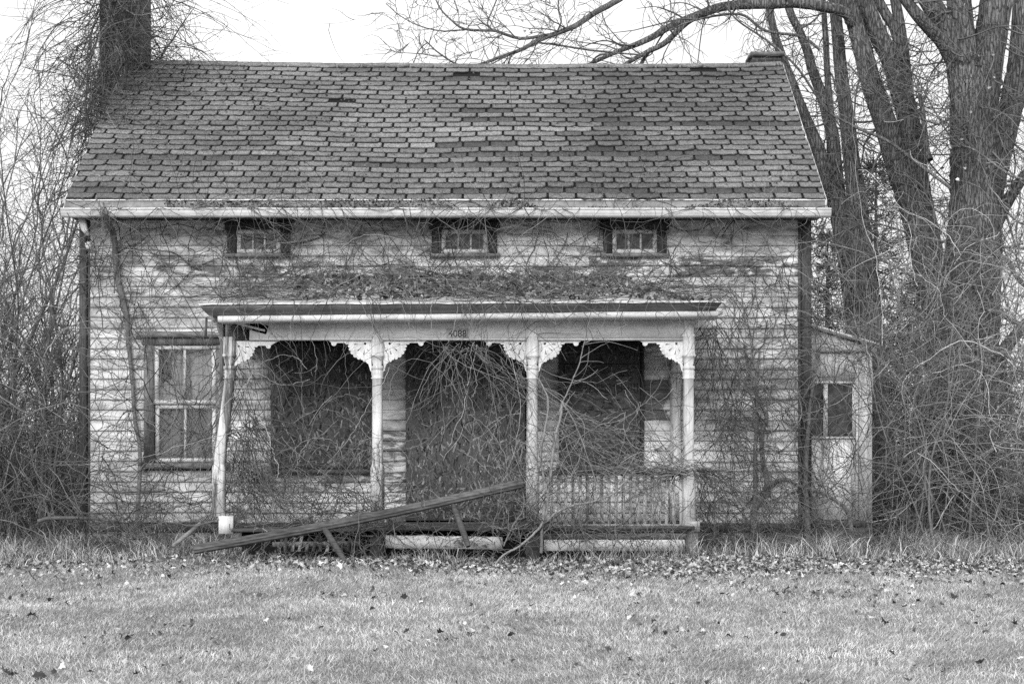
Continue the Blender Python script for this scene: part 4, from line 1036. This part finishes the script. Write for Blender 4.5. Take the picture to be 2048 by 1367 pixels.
# right thicket: pale arching canes in front of the trunks
n = 620; st_ = np.stack([rng.uniform(4.3, 10.5, n), rng.uniform(.6, 6.0, n), np.zeros(n)], -1); st_[:, 2] = ground_h(st_[:, 0], st_[:, 1])
P = strands(st_, rdir(n, 1.6, 1), rng.uniform(.8, 3.4, n), 14, .12, -.035, floor=True)
tangle('brush_thicket', 'dense bare canes and brambles filling the ground right of the vestibule', vset(P, .008, .003, 3, (.25, 1.0), .6, tmul=.7, wob=.18, flat=1), 'vine')
n = 560; st_ = np.stack([rng.uniform(4.3, 9.5, n), rng.uniform(-.8, 2.4, n), rng.uniform(.2, 3.6, n)], -1)
P = strands(st_, rdir(n, .3, 1), rng.uniform(.7, 2.2, n), 18, .2, -.06, floor=True)
tangle('bramble_tangle', 'pale looping stems hung in front of the big trunks at right', vset(P, .0055, .0028, 2, (.2, .8), .6, tmul=2.6, wob=.2, flat=1), 'vine')

# ------------------------------------------------------------------ vines on the house
def vine_stem(paths, label, mat='vine', tone=1.2):
    rows0 = paths[0]; b0 = W(rows0[-1][0], rows0[-1][1], rows0[-1][2])
    tb = Tubes()
    root = thing('climbing_vine', label, 'vine', tuple(b0))
    t2 = Tubes()
    for rows in paths:
        P = catmull([W(r[0], r[1], r[2]) for r in rows], 6); P += np.cumsum(rng.normal(size=P.shape), 0)*.0015
        rr = catmull([[r[3]*S(r[2])]*3 for r in rows], 6)[:, 0]; tb.add(P, rr, tone, 8)
        n = 14; s1 = offshoots(P[None], n, .15, .8, T=9, wob=.2, spread=.8, flat=.3, ymax=rows[0][2]+.02); t2.add(s1, taper(n, 9, .005, .002), vtone(n), 3)
        s2 = offshoots(s1, n*3, .08, .35, T=6, wob=.25, spread=.9, flat=.4, ymax=rows[0][2]+.02); t2.add(s2, taper(n*3, 6, .003, .0017), vtone(n*3), 3)
    tb.build('stem', M[mat], root); t2.build('crown', M['vine'], root)
yw = -.06
vine_stem([[(206, 405, -.55, 2), (214, 435, -.5, 3), (225, 468, -.2, 5.5), (229, 513, yw, 6.5), (232, 554, yw, 6), (242, 591, yw, 5.5), (254, 639, yw, 5), (256, 684, yw, 4.5), (261, 725, yw, 4.2), (265, 776, yw, 4), (270, 844, yw, 4), (280, 900, yw-.1, 4), (278, 990, yw-.15, 4.5), (272, 1085, yw-.3, 5)],
           [(190, 395, -.55, 1.5), (205, 420, -.55, 2), (215, 445, -.45, 2.5), (225, 470, -.2, 3)]], 'thick pale vine trunk climbing the wall beside the left corner up to the gutter')
vine_stem([[(1490, 690, yw, 2), (1500, 750, yw, 2.5), (1519, 800, yw, 3), (1533, 834, yw, 4), (1522, 868, yw, 4.5), (1526, 920, yw, 5), (1534, 964, yw, 5.5), (1526, 991, yw, 6), (1509, 1022, yw-.02, 6.5), (1507, 1090, yw-.1, 7.5)],
           [(1519, 700, yw, 2), (1512, 760, yw, 3), (1514, 834, yw, 3.5), (1510, 900, yw, 4), (1511, 960, yw, 4.5), (1509, 1012, yw, 5)],
           [(1703, 1060, yw-.1, 4.5), (1694, 1020, yw-.1, 4), (1655, 991, yw-.1, 3.6), (1604, 974, yw, 3.4), (1570, 957, yw, 3.2), (1534, 972, yw, 3.6)],
           [(1640, 700, yw, 2), (1625, 780, yw, 3), (1617, 860, yw, 4), (1612, 960, yw, 5), (1616, 1085, yw-.05, 7)]], 'forked bare vine trunk climbing the right-hand wall between porch and vestibule')
ysb = -1.85
tb_root = thing('bare_shrub', 'pale bare shrub bending up in front of the middle right porch post', 'shrub', tuple(W(1080, 1105, ysb)))
tb = Tubes()
for rows in ([(984, 1138, ysb-.3, 2.6), (1008, 1108, ysb-.2, 3), (1042, 1087, ysb-.1, 3.2), (1076, 1053, ysb, 3.4), (1090, 1019, ysb, 4), (1093, 971, ysb, 4.5), (1100, 920, ysb, 4.2), (1107, 868, ysb, 4), (1117, 820, ysb, 3.5), (1120, 795, ysb, 3)],
             [(1082, 1105, ysb+.1, 5), (1086, 1040, ysb, 5), (1090, 1010, ysb, 4.8)], [(1117, 825, ysb, 2.2), (1132, 790, ysb, 2), (1150, 740, ysb, 1.8), (1168, 683, ysb, 1.5), (1180, 640, ysb, 1.2)],
             [(1090, 960, ysb, 3.2), (1082, 910, ysb, 3), (1090, 850, ysb, 2.8), (1095, 800, ysb, 2.6), (1075, 760, ysb, 2)], [(1120, 800, ysb, 2.4), (1140, 830, ysb-.1, 2), (1160, 880, ysb-.15, 1.8), (1185, 950, ysb-.2, 1.5), (1210, 1030, ysb-.25, 1.2)],
             [(1088, 1045, ysb, 3.2), (1120, 1020, ysb, 3.6), (1150, 1008, ysb, 3.6), (1190, 1000, ysb, 3.2), (1225, 985, ysb, 2.6), (1250, 960, ysb, 2)], [(1150, 1008, ysb, 2.5), (1160, 1050, ysb, 2.8), (1175, 1105, ysb, 3)], [(1008, 1090, ysb, 2), (1030, 1050, ysb, 2.2), (1050, 1010, ysb, 2), (1040, 950, ysb, 1.6)]):
    P = catmull([W(*r[:3]) for r in rows], 7); P += np.cumsum(rng.normal(size=P.shape), 0)*.003; tb.add(P, catmull([[r[3]*.72*S(r[2])]*3 for r in rows], 7)[:, 0], rng.uniform(1.1, 2.0), 7)
    tw = offshoots(P[None], 9, .15, .6, T=8, wob=.15, spread=.8, flat=.5); tb.add(tw, taper(9, 8, .004, .002), rng.uniform(1, 2, 9), 4)
tb.build('stem', M['vine'], tb_root)

# wall tangle
spots_up = [(230, 540, 60, 45, 3), (390, 560, 90, 28, 6), (520, 480, 70, 35, 2), (330, 480, 90, 30, 2), (700, 490, 120, 40, 2.2), (900, 470, 70, 25, 1.4), (1100, 490, 110, 40, 2.4), (1270, 480, 90, 30, 1.8), (1450, 500, 90, 50, 2.6), (1560, 560, 50, 70, 2.4), (1500, 640, 60, 40, 2), (1050, 545, 300, 15, 3), (600, 565, 150, 18, 2.5)]
n = 260; P = strands(scatter_px(spots_up, n, -.12, -.03), rdir(n, 0), rng.uniform(.35, 1.7, n), 16, .24, -.01, ymax=-.03, flat=.3)
tangle('vine_tangle', 'bare vine stems netted across the upper wall and attic windows', vset(P, .0055, .002, 1.1, (.12, .5), .2, ymax=-.03, wob=.22, flat=.3))
spots_lo = [(230, 900, 50, 70, 2.2), (330, 960, 80, 50, 3), (260, 720, 60, 60, 1.2), (370, 780, 60, 100, 1.7), (400, 1010, 50, 30, 1.5), (200, 1020, 30, 40, 1.5)]
n = 130; P = strands(scatter_px(spots_lo, n, -.6, -.08), rdir(n, .25), rng.uniform(.4, 1.5, n), 13, .16, -.02, ymax=-.06, flat=.5, floor=True)
tangle('vine_tangle', 'brambles and vine stems over the wall and window left of the porch', vset(P, .0055, .002, 1.1, (.15, .6), .2, ymax=-.06, wob=.22, flat=.5))
spots_r = [(1440, 760, 30, 90, 2.5), (1500, 760, 50, 110, 4), (1560, 780, 45, 140, 4), (1520, 900, 60, 70, 3.5), (1440, 960, 40, 50, 2), (1600, 900, 30, 130, 3.2), (1590, 640, 40, 60, 2.5), (1480, 1020, 70, 30, 2)]
n = 130; P = strands(scatter_px(spots_r, n, -.5, -.05), rdir(n, -.15), rng.uniform(.35, 1.5, n), 18, .27, -.03, ymax=-.05, flat=.45, floor=True)
tangle('vine_tangle', 'thick mat of bare vines over the right-hand wall beside the porch', vset(P, .0055, .002, 1.0, (.12, .45), .2, ymax=-.05, wob=.28, flat=.45))
spots_v = [(1660, 720, 40, 50, 2), (1640, 860, 40, 100, 3), (1700, 920, 40, 80, 2.5), (1630, 1000, 30, 40, 2), (1720, 700, 50, 30, 1.5)]
n = 90; P = strands(scatter_px(spots_v, n, -.4, .24), rdir(n, .2), rng.uniform(.4, 1.6, n), 14, .17, -.02, ymax=.24, flat=.5, floor=True)
tangle('vine_tangle', 'bare stems crossing the front of the small vestibule', vset(P, .0055, .002, 1.8, (.15, .6), .4, ymax=.24, wob=.22, flat=.5))
# porch roof sprawl and fringe
n = 420; uu = rng.uniform(.02, .98, n); vv = rng.uniform(0, 1, n); st_ = np.array([proof(a, c)+np.array([0, 0, .02+.05*rng.random()]) for a, c in zip(uu, vv)])
P = strands(st_, rdir(n, .1, .5)*np.array([1.4, 1, .5]), rng.uniform(.4, 1.5, n), 12, .17, -.02, flat=.4)
fl = np.array([Z(605, yk)+.02])[0]; P[:, :, 2] = np.maximum(P[:, :, 2], fl+(P[:, :, 1]-yk)*.22); P[:, :, 1] = np.minimum(P[:, :, 1], -.03)
parts = vset(P, .0045, .002, 2.5, (.12, .5), .8, wob=.25, flat=.5)
n = 144; px = np.concatenate([rng.uniform(430, 1440, 110), rng.normal(1010, 60, 34)]); st_ = np.stack([(px-1024)*S(yk), np.full(n, yk-.02), np.full(n, fl+.02)], -1)
P = strands(st_, rdir(n, -.3, .3)+np.array([0, -.25, 0]), rng.uniform(.15, .75, n), 10, .17, -.10, flat=.4)
parts += vset(P, .004, .002, 1.5, (.1, .35), 0, wob=.2)
tangle('vine_tangle', 'vines sprawling over the porch roof and trailing down its moulding', parts)
# fountain of canes hanging at the middle of the porch
def fountain(cx, cy, y, n, spread, dirs, Lr, grav, T=18, wob=.12):
    st_ = np.stack([X(cx, y)+rng.normal(size=n)*spread[0], y+rng.normal(size=n)*.05, Z(cy, y)+rng.normal(size=n)*spread[1]], -1)
    a = rng.uniform(dirs[0], dirs[1], n); d = np.stack([np.cos(a), rng.normal(size=n)*.25, np.sin(a)], -1)
    return strands(st_, d, rng.uniform(*Lr, n), T, wob, grav, flat=.5)
P = np.concatenate([fountain(915, 696, -1.55, 15, (.14, .02), (3.3, 4.4), (.5, 1.7), -.05), fountain(945, 694, -1.55, 26, (.22, .03), (4.9, 6.2), (.5, 1.9), -.03), fountain(930, 690, -1.55, 16, (.2, .02), (4.0, 5.4), (.3, 1.1), -.03), fountain(1000, 770, -1.5, 18, (.3, .14), (5.2, 6.2), (.6, 1.5), -.03)])
tangle('vine_tangle', 'umbrella of bare canes hanging from the porch beam over the boarded door', vset(P, .0038, .0022, 1.0, (.15, .6), .2, tmul=1.7, wob=.16, flat=.6))
P = np.concatenate([fountain(490, 850, -1.3, 56, (.10, .16), (4.4, 5.6), (.5, 1.3), -.05), fountain(500, 700, -1.35, 26, (.1, .12), (4.2, 6.0), (.6, 1.5), -.04), fountain(490, 940, -1.2, 70, (.12, .10), (4.6, 6.2), (.4, 1.1), -.04), fountain(480, 860, -1.3, 10, (.05, .1), (5.5, 6.5), (.4, 1.2), -.07), fountain(455, 800, -1.25, 40, (.06, .3), (3.9, 5.5), (.4, 1.1), -.04)])
tangle('vine_tangle', 'dense bundle of bare canes massed beside the broken left porch post', vset(P, .0045, .0022, 1.4, (.12, .5), .3, tmul=1.0, wob=.18, flat=.6))
P = np.concatenate([fountain(1115, 830, -1.75, 22, (.08, .06), (5.2, 6.3), (.7, 1.6), -.05), fountain(1120, 890, -1.7, 20, (.16, .12), (5.2, 6.2), (.6, 1.4), -.05), fountain(1060, 870, -1.7, 26, (.14, .16), (3.4, 6.0), (.3, .9), -.04), fountain(1370, 940, -1.55, 56, (.1, .03), (2.6, 3.6), (.5, 1.3), -.02), fountain(1220, 942, -1.5, 60, (.4, .025), (-.3, .3), (.4, 1.0), -.01), fountain(1200, 945, -1.5, 40, (.4, .03), (2.9, 3.5), (.4, 1.0), -.01), fountain(1200, 1000, -1.55, 16, (.4, .14), (0, 6.3), (.3, .9), -.02)])
P[:, :, 1] = np.minimum(P[:, :, 1], -1.44)
tangle('vine_tangle', 'mound of canes heaped over the right-hand porch railing', vset(P, .0038, .0022, .9, (.12, .5), .3, tmul=1.7, wob=.18, flat=.6))
P = np.concatenate([fountain(1425, 660, -1.3, 30, (.06, .10), (4.2, 5.6), (.5, 1.5), -.05), fountain(1440, 720, -1.0, 30, (.1, .12), (4.2, 5.8), (.5, 1.4), -.05), fountain(1400, 935, -1.5, 46, (.04, .03), (5.0, 6.2), (.3, .8), -.05), fountain(1460, 820, -.7, 24, (.2, .2), (3.8, 5.8), (.4, 1.2), -.05)])
tangle('vine_tangle', 'drooping vine curtain hanging off the right end of the porch roof', vset(P, .0042, .0022, 1.2, (.1, .45), .3, tmul=.8, wob=.2, flat=.6))
P = np.concatenate([fountain(800, 1040, -1.75, 120, (.7, .12), (0, 6.3), (.3, 1.1), -.02), fountain(660, 1030, -1.7, 90, (.35, .16), (.3, 2.9), (.4, 1.1), -.04), fountain(1030, 1060, -1.8, 60, (.25, .1), (.2, 2.9), (.3, 1.0), -.03), fountain(1230, 1090, -1.85, 60, (.4, .04), (.4, 2.8), (.2, .7), -.03), fountain(300, 1085, -.9, 110, (.6, .05), (.5, 2.6), (.3, 1.0), -.03), fountain(1640, 1090, -.8, 90, (.5, .05), (.5, 2.6), (.3, 1.0), -.03), fountain(1440, 1080, -1.0, 60, (.25, .05), (.4, 2.8), (.3, .9), -.03)])
P[:, :, 2] = np.maximum(P[:, :, 2], ground_h(P[:, :, 0], P[:, :, 1])+.01)
tangle('bramble_tangle', 'brambles and dead stems tangled along the foot of the porch', vset(P, .005, .0022, 1.8, (.12, .5), .5, tmul=1.0, wob=.2, flat=.7, floor=True))
# long curling canes laid over everything
def arcs(start, n, L, T, curv, grav, ymax=None, yd=.2, up=0.0):
    a = rng.uniform(0, 2*np.pi, n); k = rng.normal(size=n)*curv; st = L/(T-1); P = np.zeros((n, T, 3)); P[:, 0] = start; yv_ = rng.normal(size=n)*yd
    for i in range(1, T):
        k = k+rng.normal(size=n)*.22*curv; a = a+k*st+rng.normal(size=n)*.09; g = np.cos(a)*grav*st; a = a-g
        yv_ = yv_+rng.normal(size=n)*.08
        P[:, i] = P[:, i-1]+np.stack([np.cos(a), yv_, np.sin(a)], -1)*st[:, None] if hasattr(st, '__len__') else P[:, i-1]
    if ymax is not None: P[:, :, 1] = np.minimum(P[:, :, 1], ymax-.04*rng.random((n, 1)))
    P[:, :, 2] = np.maximum(P[:, :, 2], ground_h(P[:, :, 0], P[:, :, 1])+.01)
    return P
def arcset(spots, n, y0, y1, L, curv, grav, ymax, tmul, r=.0048, kids=.6):
    P = arcs(scatter_px(spots, n, y0, y1), n, rng.uniform(*L, n), 26, curv, grav, ymax)
    return vset(P, r, .0022, kids, (.12, .6), .3, tmul=tmul, wob=.15, flat=.4, ymax=ymax)
tangle('vine_tangle', 'long dark curling canes looped over the right-hand wall and vestibule', arcset([(1470, 720, 60, 90, 2), (1540, 840, 70, 110, 4), (1620, 820, 60, 130, 3), (1700, 780, 60, 120, 2.4), (1560, 620, 70, 60, 2), (1480, 960, 70, 60, 2), (1660, 980, 60, 50, 1.6)], 150, -.9, -.1, (.6, 2.3), 1.3, .9, -.07, 1.0))
tangle('vine_tangle', 'long loose canes crossing the attic wall and its three windows', arcset([(300, 500, 120, 50, 3), (560, 480, 150, 40, 3), (900, 490, 150, 40, 3), (1200, 490, 150, 40, 3), (1480, 500, 100, 60, 3), (700, 560, 250, 16, 3)], 105, -.5, -.06, (.5, 2.0), .9, .8, -.06, 1.0, .0048))
tangle('vine_tangle', 'long canes hanging across the open porch bays', arcset([(620, 760, 90, 90, 3), (700, 880, 60, 70, 2), (930, 800, 90, 90, 3), (1060, 820, 60, 90, 2), (1180, 860, 80, 90, 2.4), (520, 860, 50, 120, 3), (860, 960, 120, 50, 2)], 90, -1.9, -1.5, (.5, 1.7), 1.2, 1.0, -1.46, 1.8, .0034, .6))
tangle('vine_tangle', 'long canes crossing the left window and lower left wall', arcset([(320, 760, 70, 100, 3), (230, 900, 60, 90, 3), (380, 940, 60, 60, 3), (260, 660, 70, 60, 2)], 85, -.8, -.1, (.5, 1.9), 1.1, .8, -.08, 1.0, .0045))
tangle('bramble_tangle', 'pale long canes arching from the right thicket before the trunks', arcset([(1800, 700, 60, 120, 3), (1900, 760, 90, 120, 3), (2000, 700, 90, 140, 3), (1820, 900, 70, 80, 3), (1960, 930, 90, 70, 3)], 260, -.9, 2.6, (.7, 2.6), .9, .9, None, 2.0, .0052))
tangle('bramble_tangle', 'long dark canes arching through the left thicket', arcset([(90, 780, 70, 150, 3), (40, 900, 80, 90, 3), (130, 600, 40, 120, 3), (-80, 750, 80, 150, 3)], 240, -.9, 2.6, (.7, 2.4), .9, .7, None, 1.3, .0052))
# chimney vines
n = 260; zz = rng.uniform(4.4, 7.8, n); a = rng.uniform(0, 6.28, n)
st_ = np.stack([-4.95+.3*np.cos(a)+rng.normal(size=n)*.03, 2.6+.3*np.sin(a), zz], -1)
P = strands(st_, np.stack([np.cos(a)*.5, np.sin(a)*.5, rng.uniform(-1.2, .4, n)], -1), rng.uniform(.5, 1.6, n), 13, .16, -.07, flat=.8)
parts = vset(P, .008, .003, 3.5, (.15, .6), 1.2, tmul=.62, wob=.2, flat=.8)
n = 150; st_ = np.stack([rng.uniform(-5.15, -4.55, n), rng.uniform(2.2, 2.33, n), rng.uniform(5.0, 7.9, n)], -1)
P = strands(st_, np.stack([rng.normal(size=n)*.5, rng.normal(size=n)*.1, rng.uniform(-1.3, -.2, n)], -1), rng.uniform(.5, 1.6, n), 14, .17, -.03, ymax=2.32, flat=.3)
parts += vset(P, .008, .003, 3, (.12, .5), .6, tmul=1.2, wob=.22, flat=.4, ymax=2.32)
n = 46; st_ = np.stack([rng.normal(-4.8, .2, n), 2.3+.1*rng.normal(size=n), rng.uniform(6.0, 7.2, n)], -1)
P = strands(st_, np.stack([rng.choice([-1, 1, 1], n)*rng.uniform(.5, 1.2, n), rng.normal(size=n)*.3, rng.uniform(-.3, .6, n)], -1), rng.uniform(1.0, 2.1, n), 16, .06, -.09)
parts += vset(P, .007, .0025, 3, (.15, .6), 1.2, tmul=.62, wob=.18, flat=.8)
n = 200; st_ = np.stack([rng.normal(-4.9, .12, n), rng.uniform(1.0, 2.6, n), np.zeros(n)], -1); st_[:, 2] = EZ+(st_[:, 1]-EY)*cz_/cy_+rng.uniform(-.2, .35, n)
P = strands(st_, rdir(n, -.3, .6)+np.array([.15, -.2, 0]), rng.uniform(.5, 1.4, n), 13, .17, -.03)
P[:, :, 2] = np.maximum(P[:, :, 2], np.where(P[:, :, 0] > XRL, EZ+(P[:, :, 1]-EY)*cz_/cy_+.06, -9))
parts += vset(P, .006, .0025, 3, (.15, .5), 1, tmul=.7, wob=.2, flat=.8)
tangle('vine_tangle', 'shaggy mass of bare vines draped over the left chimney and roof corner', parts)
n = 34; rp = [roof_inv(*p) for p in zip(rng.uniform(150, 420, n), rng.uniform(180, 400, n))]; st_ = np.array([roofpt(x, v, .03) for x, v in rp])
P = strands(st_, rdir(n, .1, .8), rng.uniform(.3, 1.0, n), 10, .17); P[:, :, 2] = np.maximum(P[:, :, 2], EZ+(P[:, :, 1]-EY)*cz_/cy_+.03)
parts = vset(P, .004, .002, 2, (.12, .4), 0, tmul=.8)
n = 130; px = np.concatenate([rng.uniform(140, 1640, 80), rng.normal(1000, 60, 25), rng.normal(560, 80, 25)]); st_ = np.stack([(px-1024)*S(-.5), np.full(n, -.5), np.full(n, gz+.09)], -1)
P = strands(st_, rdir(n, -.1, .3)*np.array([1.3, 1, 1]), rng.uniform(.3, 1.0, n), 12, .15, -.03, ymax=-.535, flat=.3)
parts += vset(P, .0042, .002, 2, (.1, .4), .5, ymax=-.535)
tangle('vine_tangle', 'vine runners trailing along the gutter and lower roof edge', parts)
# ------------------------------------------------------------------ grass, weeds, leaves
n = 380000
y = rng.uniform(-11.2, -.7, n); x = rng.uniform(-1, 1, n)*(1.4+(y-CAM_Y)*.335)
keep = ~((y > -1.25) & (x > XL) & (x < XR)) & (rng.random(n) < np.clip((-1.75-y)/.9, .12, 1)); x, y = x[keep], y[keep]; n = len(x)
pat = vnoise(x*.9+20, y*.9+20, 1)*.6+vnoise(x*3+5, y*3+5, 2)*.4; fine_ = vnoise(x*9, y*9, 3)
dirx = -.6+1.2*vnoise(x*.7+3, y*.7, 8); h = (.015+.020*rng.random(n)+.018*pat)*np.where(rng.random(n) < .04, 1.7, 1)
lean_ = np.stack([dirx*h*1.3+rng.normal(size=n)*h*.9, rng.normal(size=n)*h*.9, np.zeros(n)], -1)
base = np.stack([x, y, ground_h(x, y)-.004], -1)
tone = (.7+.6*pat)*(.7+.6*fine_)*rng.choice([.5, .7, .85, 1.0, 1.12, 1.3], n)
o = blade_obj('lawn_grass', [blades(base, lean_, h, rng.uniform(.002, .0045, n), tone)], M['grass']); tag(o, 'short pale winter grass of the lawn', 'grass', None, 'stuff')
# tall weeds along the walls
def weedpts(pxa, pxb, y0, y1, n, soft=.22): 
    y = rng.uniform(y0, y1, n)+rng.normal(size=n)*soft*min(1.5, y1-y0); px = rng.uniform(pxa, pxb, n); return np.stack([(px-1024)*(y-CAM_Y)/FPX, y], -1)
wp = np.concatenate([weedpts(150, 470, -1.2, -.3, 3600), weedpts(1400, 1760, -1.0, -.15, 2600), weedpts(-150, 460, -2.1, -.7, 5200), weedpts(-250, 180, -1.2, 1.5, 4200), weedpts(460, 1400, -2.1, -1.7, 1500), weedpts(1390, 1760, -1.7, -.2, 2600), weedpts(1640, 2250, -1.9, .8, 8500), weedpts(1750, 2200, -1.0, 2.5, 4500)])
clump = vnoise(wp[:, 0]*2.6+7, wp[:, 1]*2.6, 12); wp = wp[rng.random(len(wp)) < .25+1.1*(clump-.2)]; n = len(wp)
clump = vnoise(wp[:, 0]*2.6+7, wp[:, 1]*2.6, 12); h = (.05+.36*clump**1.8)*rng.uniform(.3, 1.2, n)
lean_ = np.stack([rng.normal(size=n)*h*.8, rng.normal(size=n)*h*.7-.1*h, np.zeros(n)], -1)
b1 = blades(np.column_stack([wp, ground_h(wp[:, 0], wp[:, 1])-.01]), lean_, h, rng.uniform(.0035, .008, n), rng.choice([.15, .35, .6, .9, 1.3], n))
o = blade_obj('dry_weeds', [b1], M['weed']); tag(o, 'clumps of tall dead grass and weeds along the foundation', 'weeds', None, 'stuff')
# leaf litter on the ground
def lt(n): return np.where(rng.random(n) < .42, rng.uniform(.1, .4, n), np.where(rng.random(n) < .8, rng.uniform(.6, 1.2, n), rng.uniform(1.3, 1.8, n)))
pts = np.concatenate([weedpts(-100, 2150, -10.5, -2.4, 2600), weedpts(1000, 2150, -4.6, -2.2, 2200), weedpts(540, 1420, -2.7, -1.5, 3200), weedpts(1380, 2150, -3.1, -1.0, 4200), weedpts(-100, 560, -2.3, -.9, 900), weedpts(-80, 560, -3.0, -1.6, 500), weedpts(830, 960, -4.6, -4.2, 60), weedpts(1050, 1150, -6.0, -5.6, 40), weedpts(560, 720, -5.2, -4.9, 40), weedpts(1760, 2150, -.5, 2.5, 900)])
cl_ = vnoise(pts[:, 0]*1.7, pts[:, 1]*1.7, 31); pts = pts[rng.random(len(pts)) < np.where(pts[:, 1] < -3.4, 2.2*np.clip(cl_-.30, .1, 1)**1.5, .45+cl_)]; n = len(pts)
sz = rng.uniform(.025, .068, n)*np.where(rng.random(n) < .07, 1.4, 1)
o = leaf_obj('fallen_leaves', [leaves(np.column_stack([pts, ground_h(pts[:, 0], pts[:, 1])+.022+.02*rng.random(n)]), sz, lt(n))], M['leaf']); tag(o, 'scattered curled dead leaves on the lawn and round the house', 'leaves', None, 'stuff')
n = 2600; uu = np.clip(rng.normal(.56, .24, n), .16, .97); vv = rng.uniform(.06, 1, n)
keep = (vnoise(uu*14, vv*3, 44)+.25*(vv > .2) > .42); uu, vv = uu[keep], vv[keep]; n = len(uu)
pp = np.array([proof(a, c) for a, c in zip(uu, vv)]); pp[:, 2] += .012+.075*rng.random(n)*np.sin(np.clip(uu*1.1, 0, 1)*3.14)
o = leaf_obj('roof_leaves', [leaves(pp, rng.uniform(.04, .10, n), lt(n)*.62, .8)], M['leaf']); tag(o, 'drift of dead leaves lying on the porch roof', 'leaves', None, 'stuff')
n = 2600; px = np.concatenate([rng.uniform(330, 1600, 2200), rng.normal(700, 70, 200), rng.normal(1010, 90, 200)]); gxx = (px-1024)*S(-.46)
hh = np.clip(vnoise(gxx*2.2, gxx*0, 55)*1.6-.3, 0, 1)
pp = np.stack([gxx, rng.uniform(-.52, -.405, n), gz+.075+.10*rng.random(n)*(.25+hh)], -1)
o = leaf_obj('gutter_debris', [leaves(pp, rng.uniform(.015, .045, n), lt(n)*.5, 1.0)], M['leaf']); tag(o, 'rotted leaves and moss heaped in the long white gutter', 'debris', None, 'stuff')
n = 1500; px = np.concatenate([rng.uniform(140, 1640, 500), rng.normal(330, 90, 500), rng.normal(600, 160, 500)]); py = np.concatenate([rng.uniform(150, 395, 500), rng.normal(170, 30, 500), rng.normal(250, 50, 500)])
ok = (py > 140) & (py < 396); px, py = px[ok], py[ok]; rv = [roof_inv(a, c) for a, c in zip(px, py)]
rv = [(x, v) for x, v in rv if XRL+.05 < x < XRR-.05 and 0 < v < SLOPE-.05]
o = leaf_obj('roof_moss', [leaves(np.array([roofpt(x, v, .018) for x, v in rv]), rng.uniform(.012, .04, len(rv)), rng.uniform(.1, .6, len(rv)), .7)], M['leaf']); tag(o, 'dark crumbs of moss and leaf litter on the worn shingles', 'debris', None, 'stuff')
# a few leaves still clinging to twigs
pts = [(815, 20), (1040, 35), (1045, 42), (1052, 38), (1070, 40), (1050, 62), (1062, 66), (1340, 118), (1342, 120)]
pp = np.concatenate([np.array([W(a, c, yu) for a, c in pts]), np.stack([rng.uniform(5.0, 8.2, 260), rng.uniform(1, 3, 260), np.clip(rng.normal(4.2, 1.6, 260), .6, 6.8)], -1)])
o = leaf_obj('clinging_leaves', [leaves(pp, rng.uniform(.03, .07, len(pp)), lt(len(pp)), 1.2)], M['leaf']); tag(o, 'few withered leaves still hanging on the bare twigs at right', 'leaves', None, 'stuff')
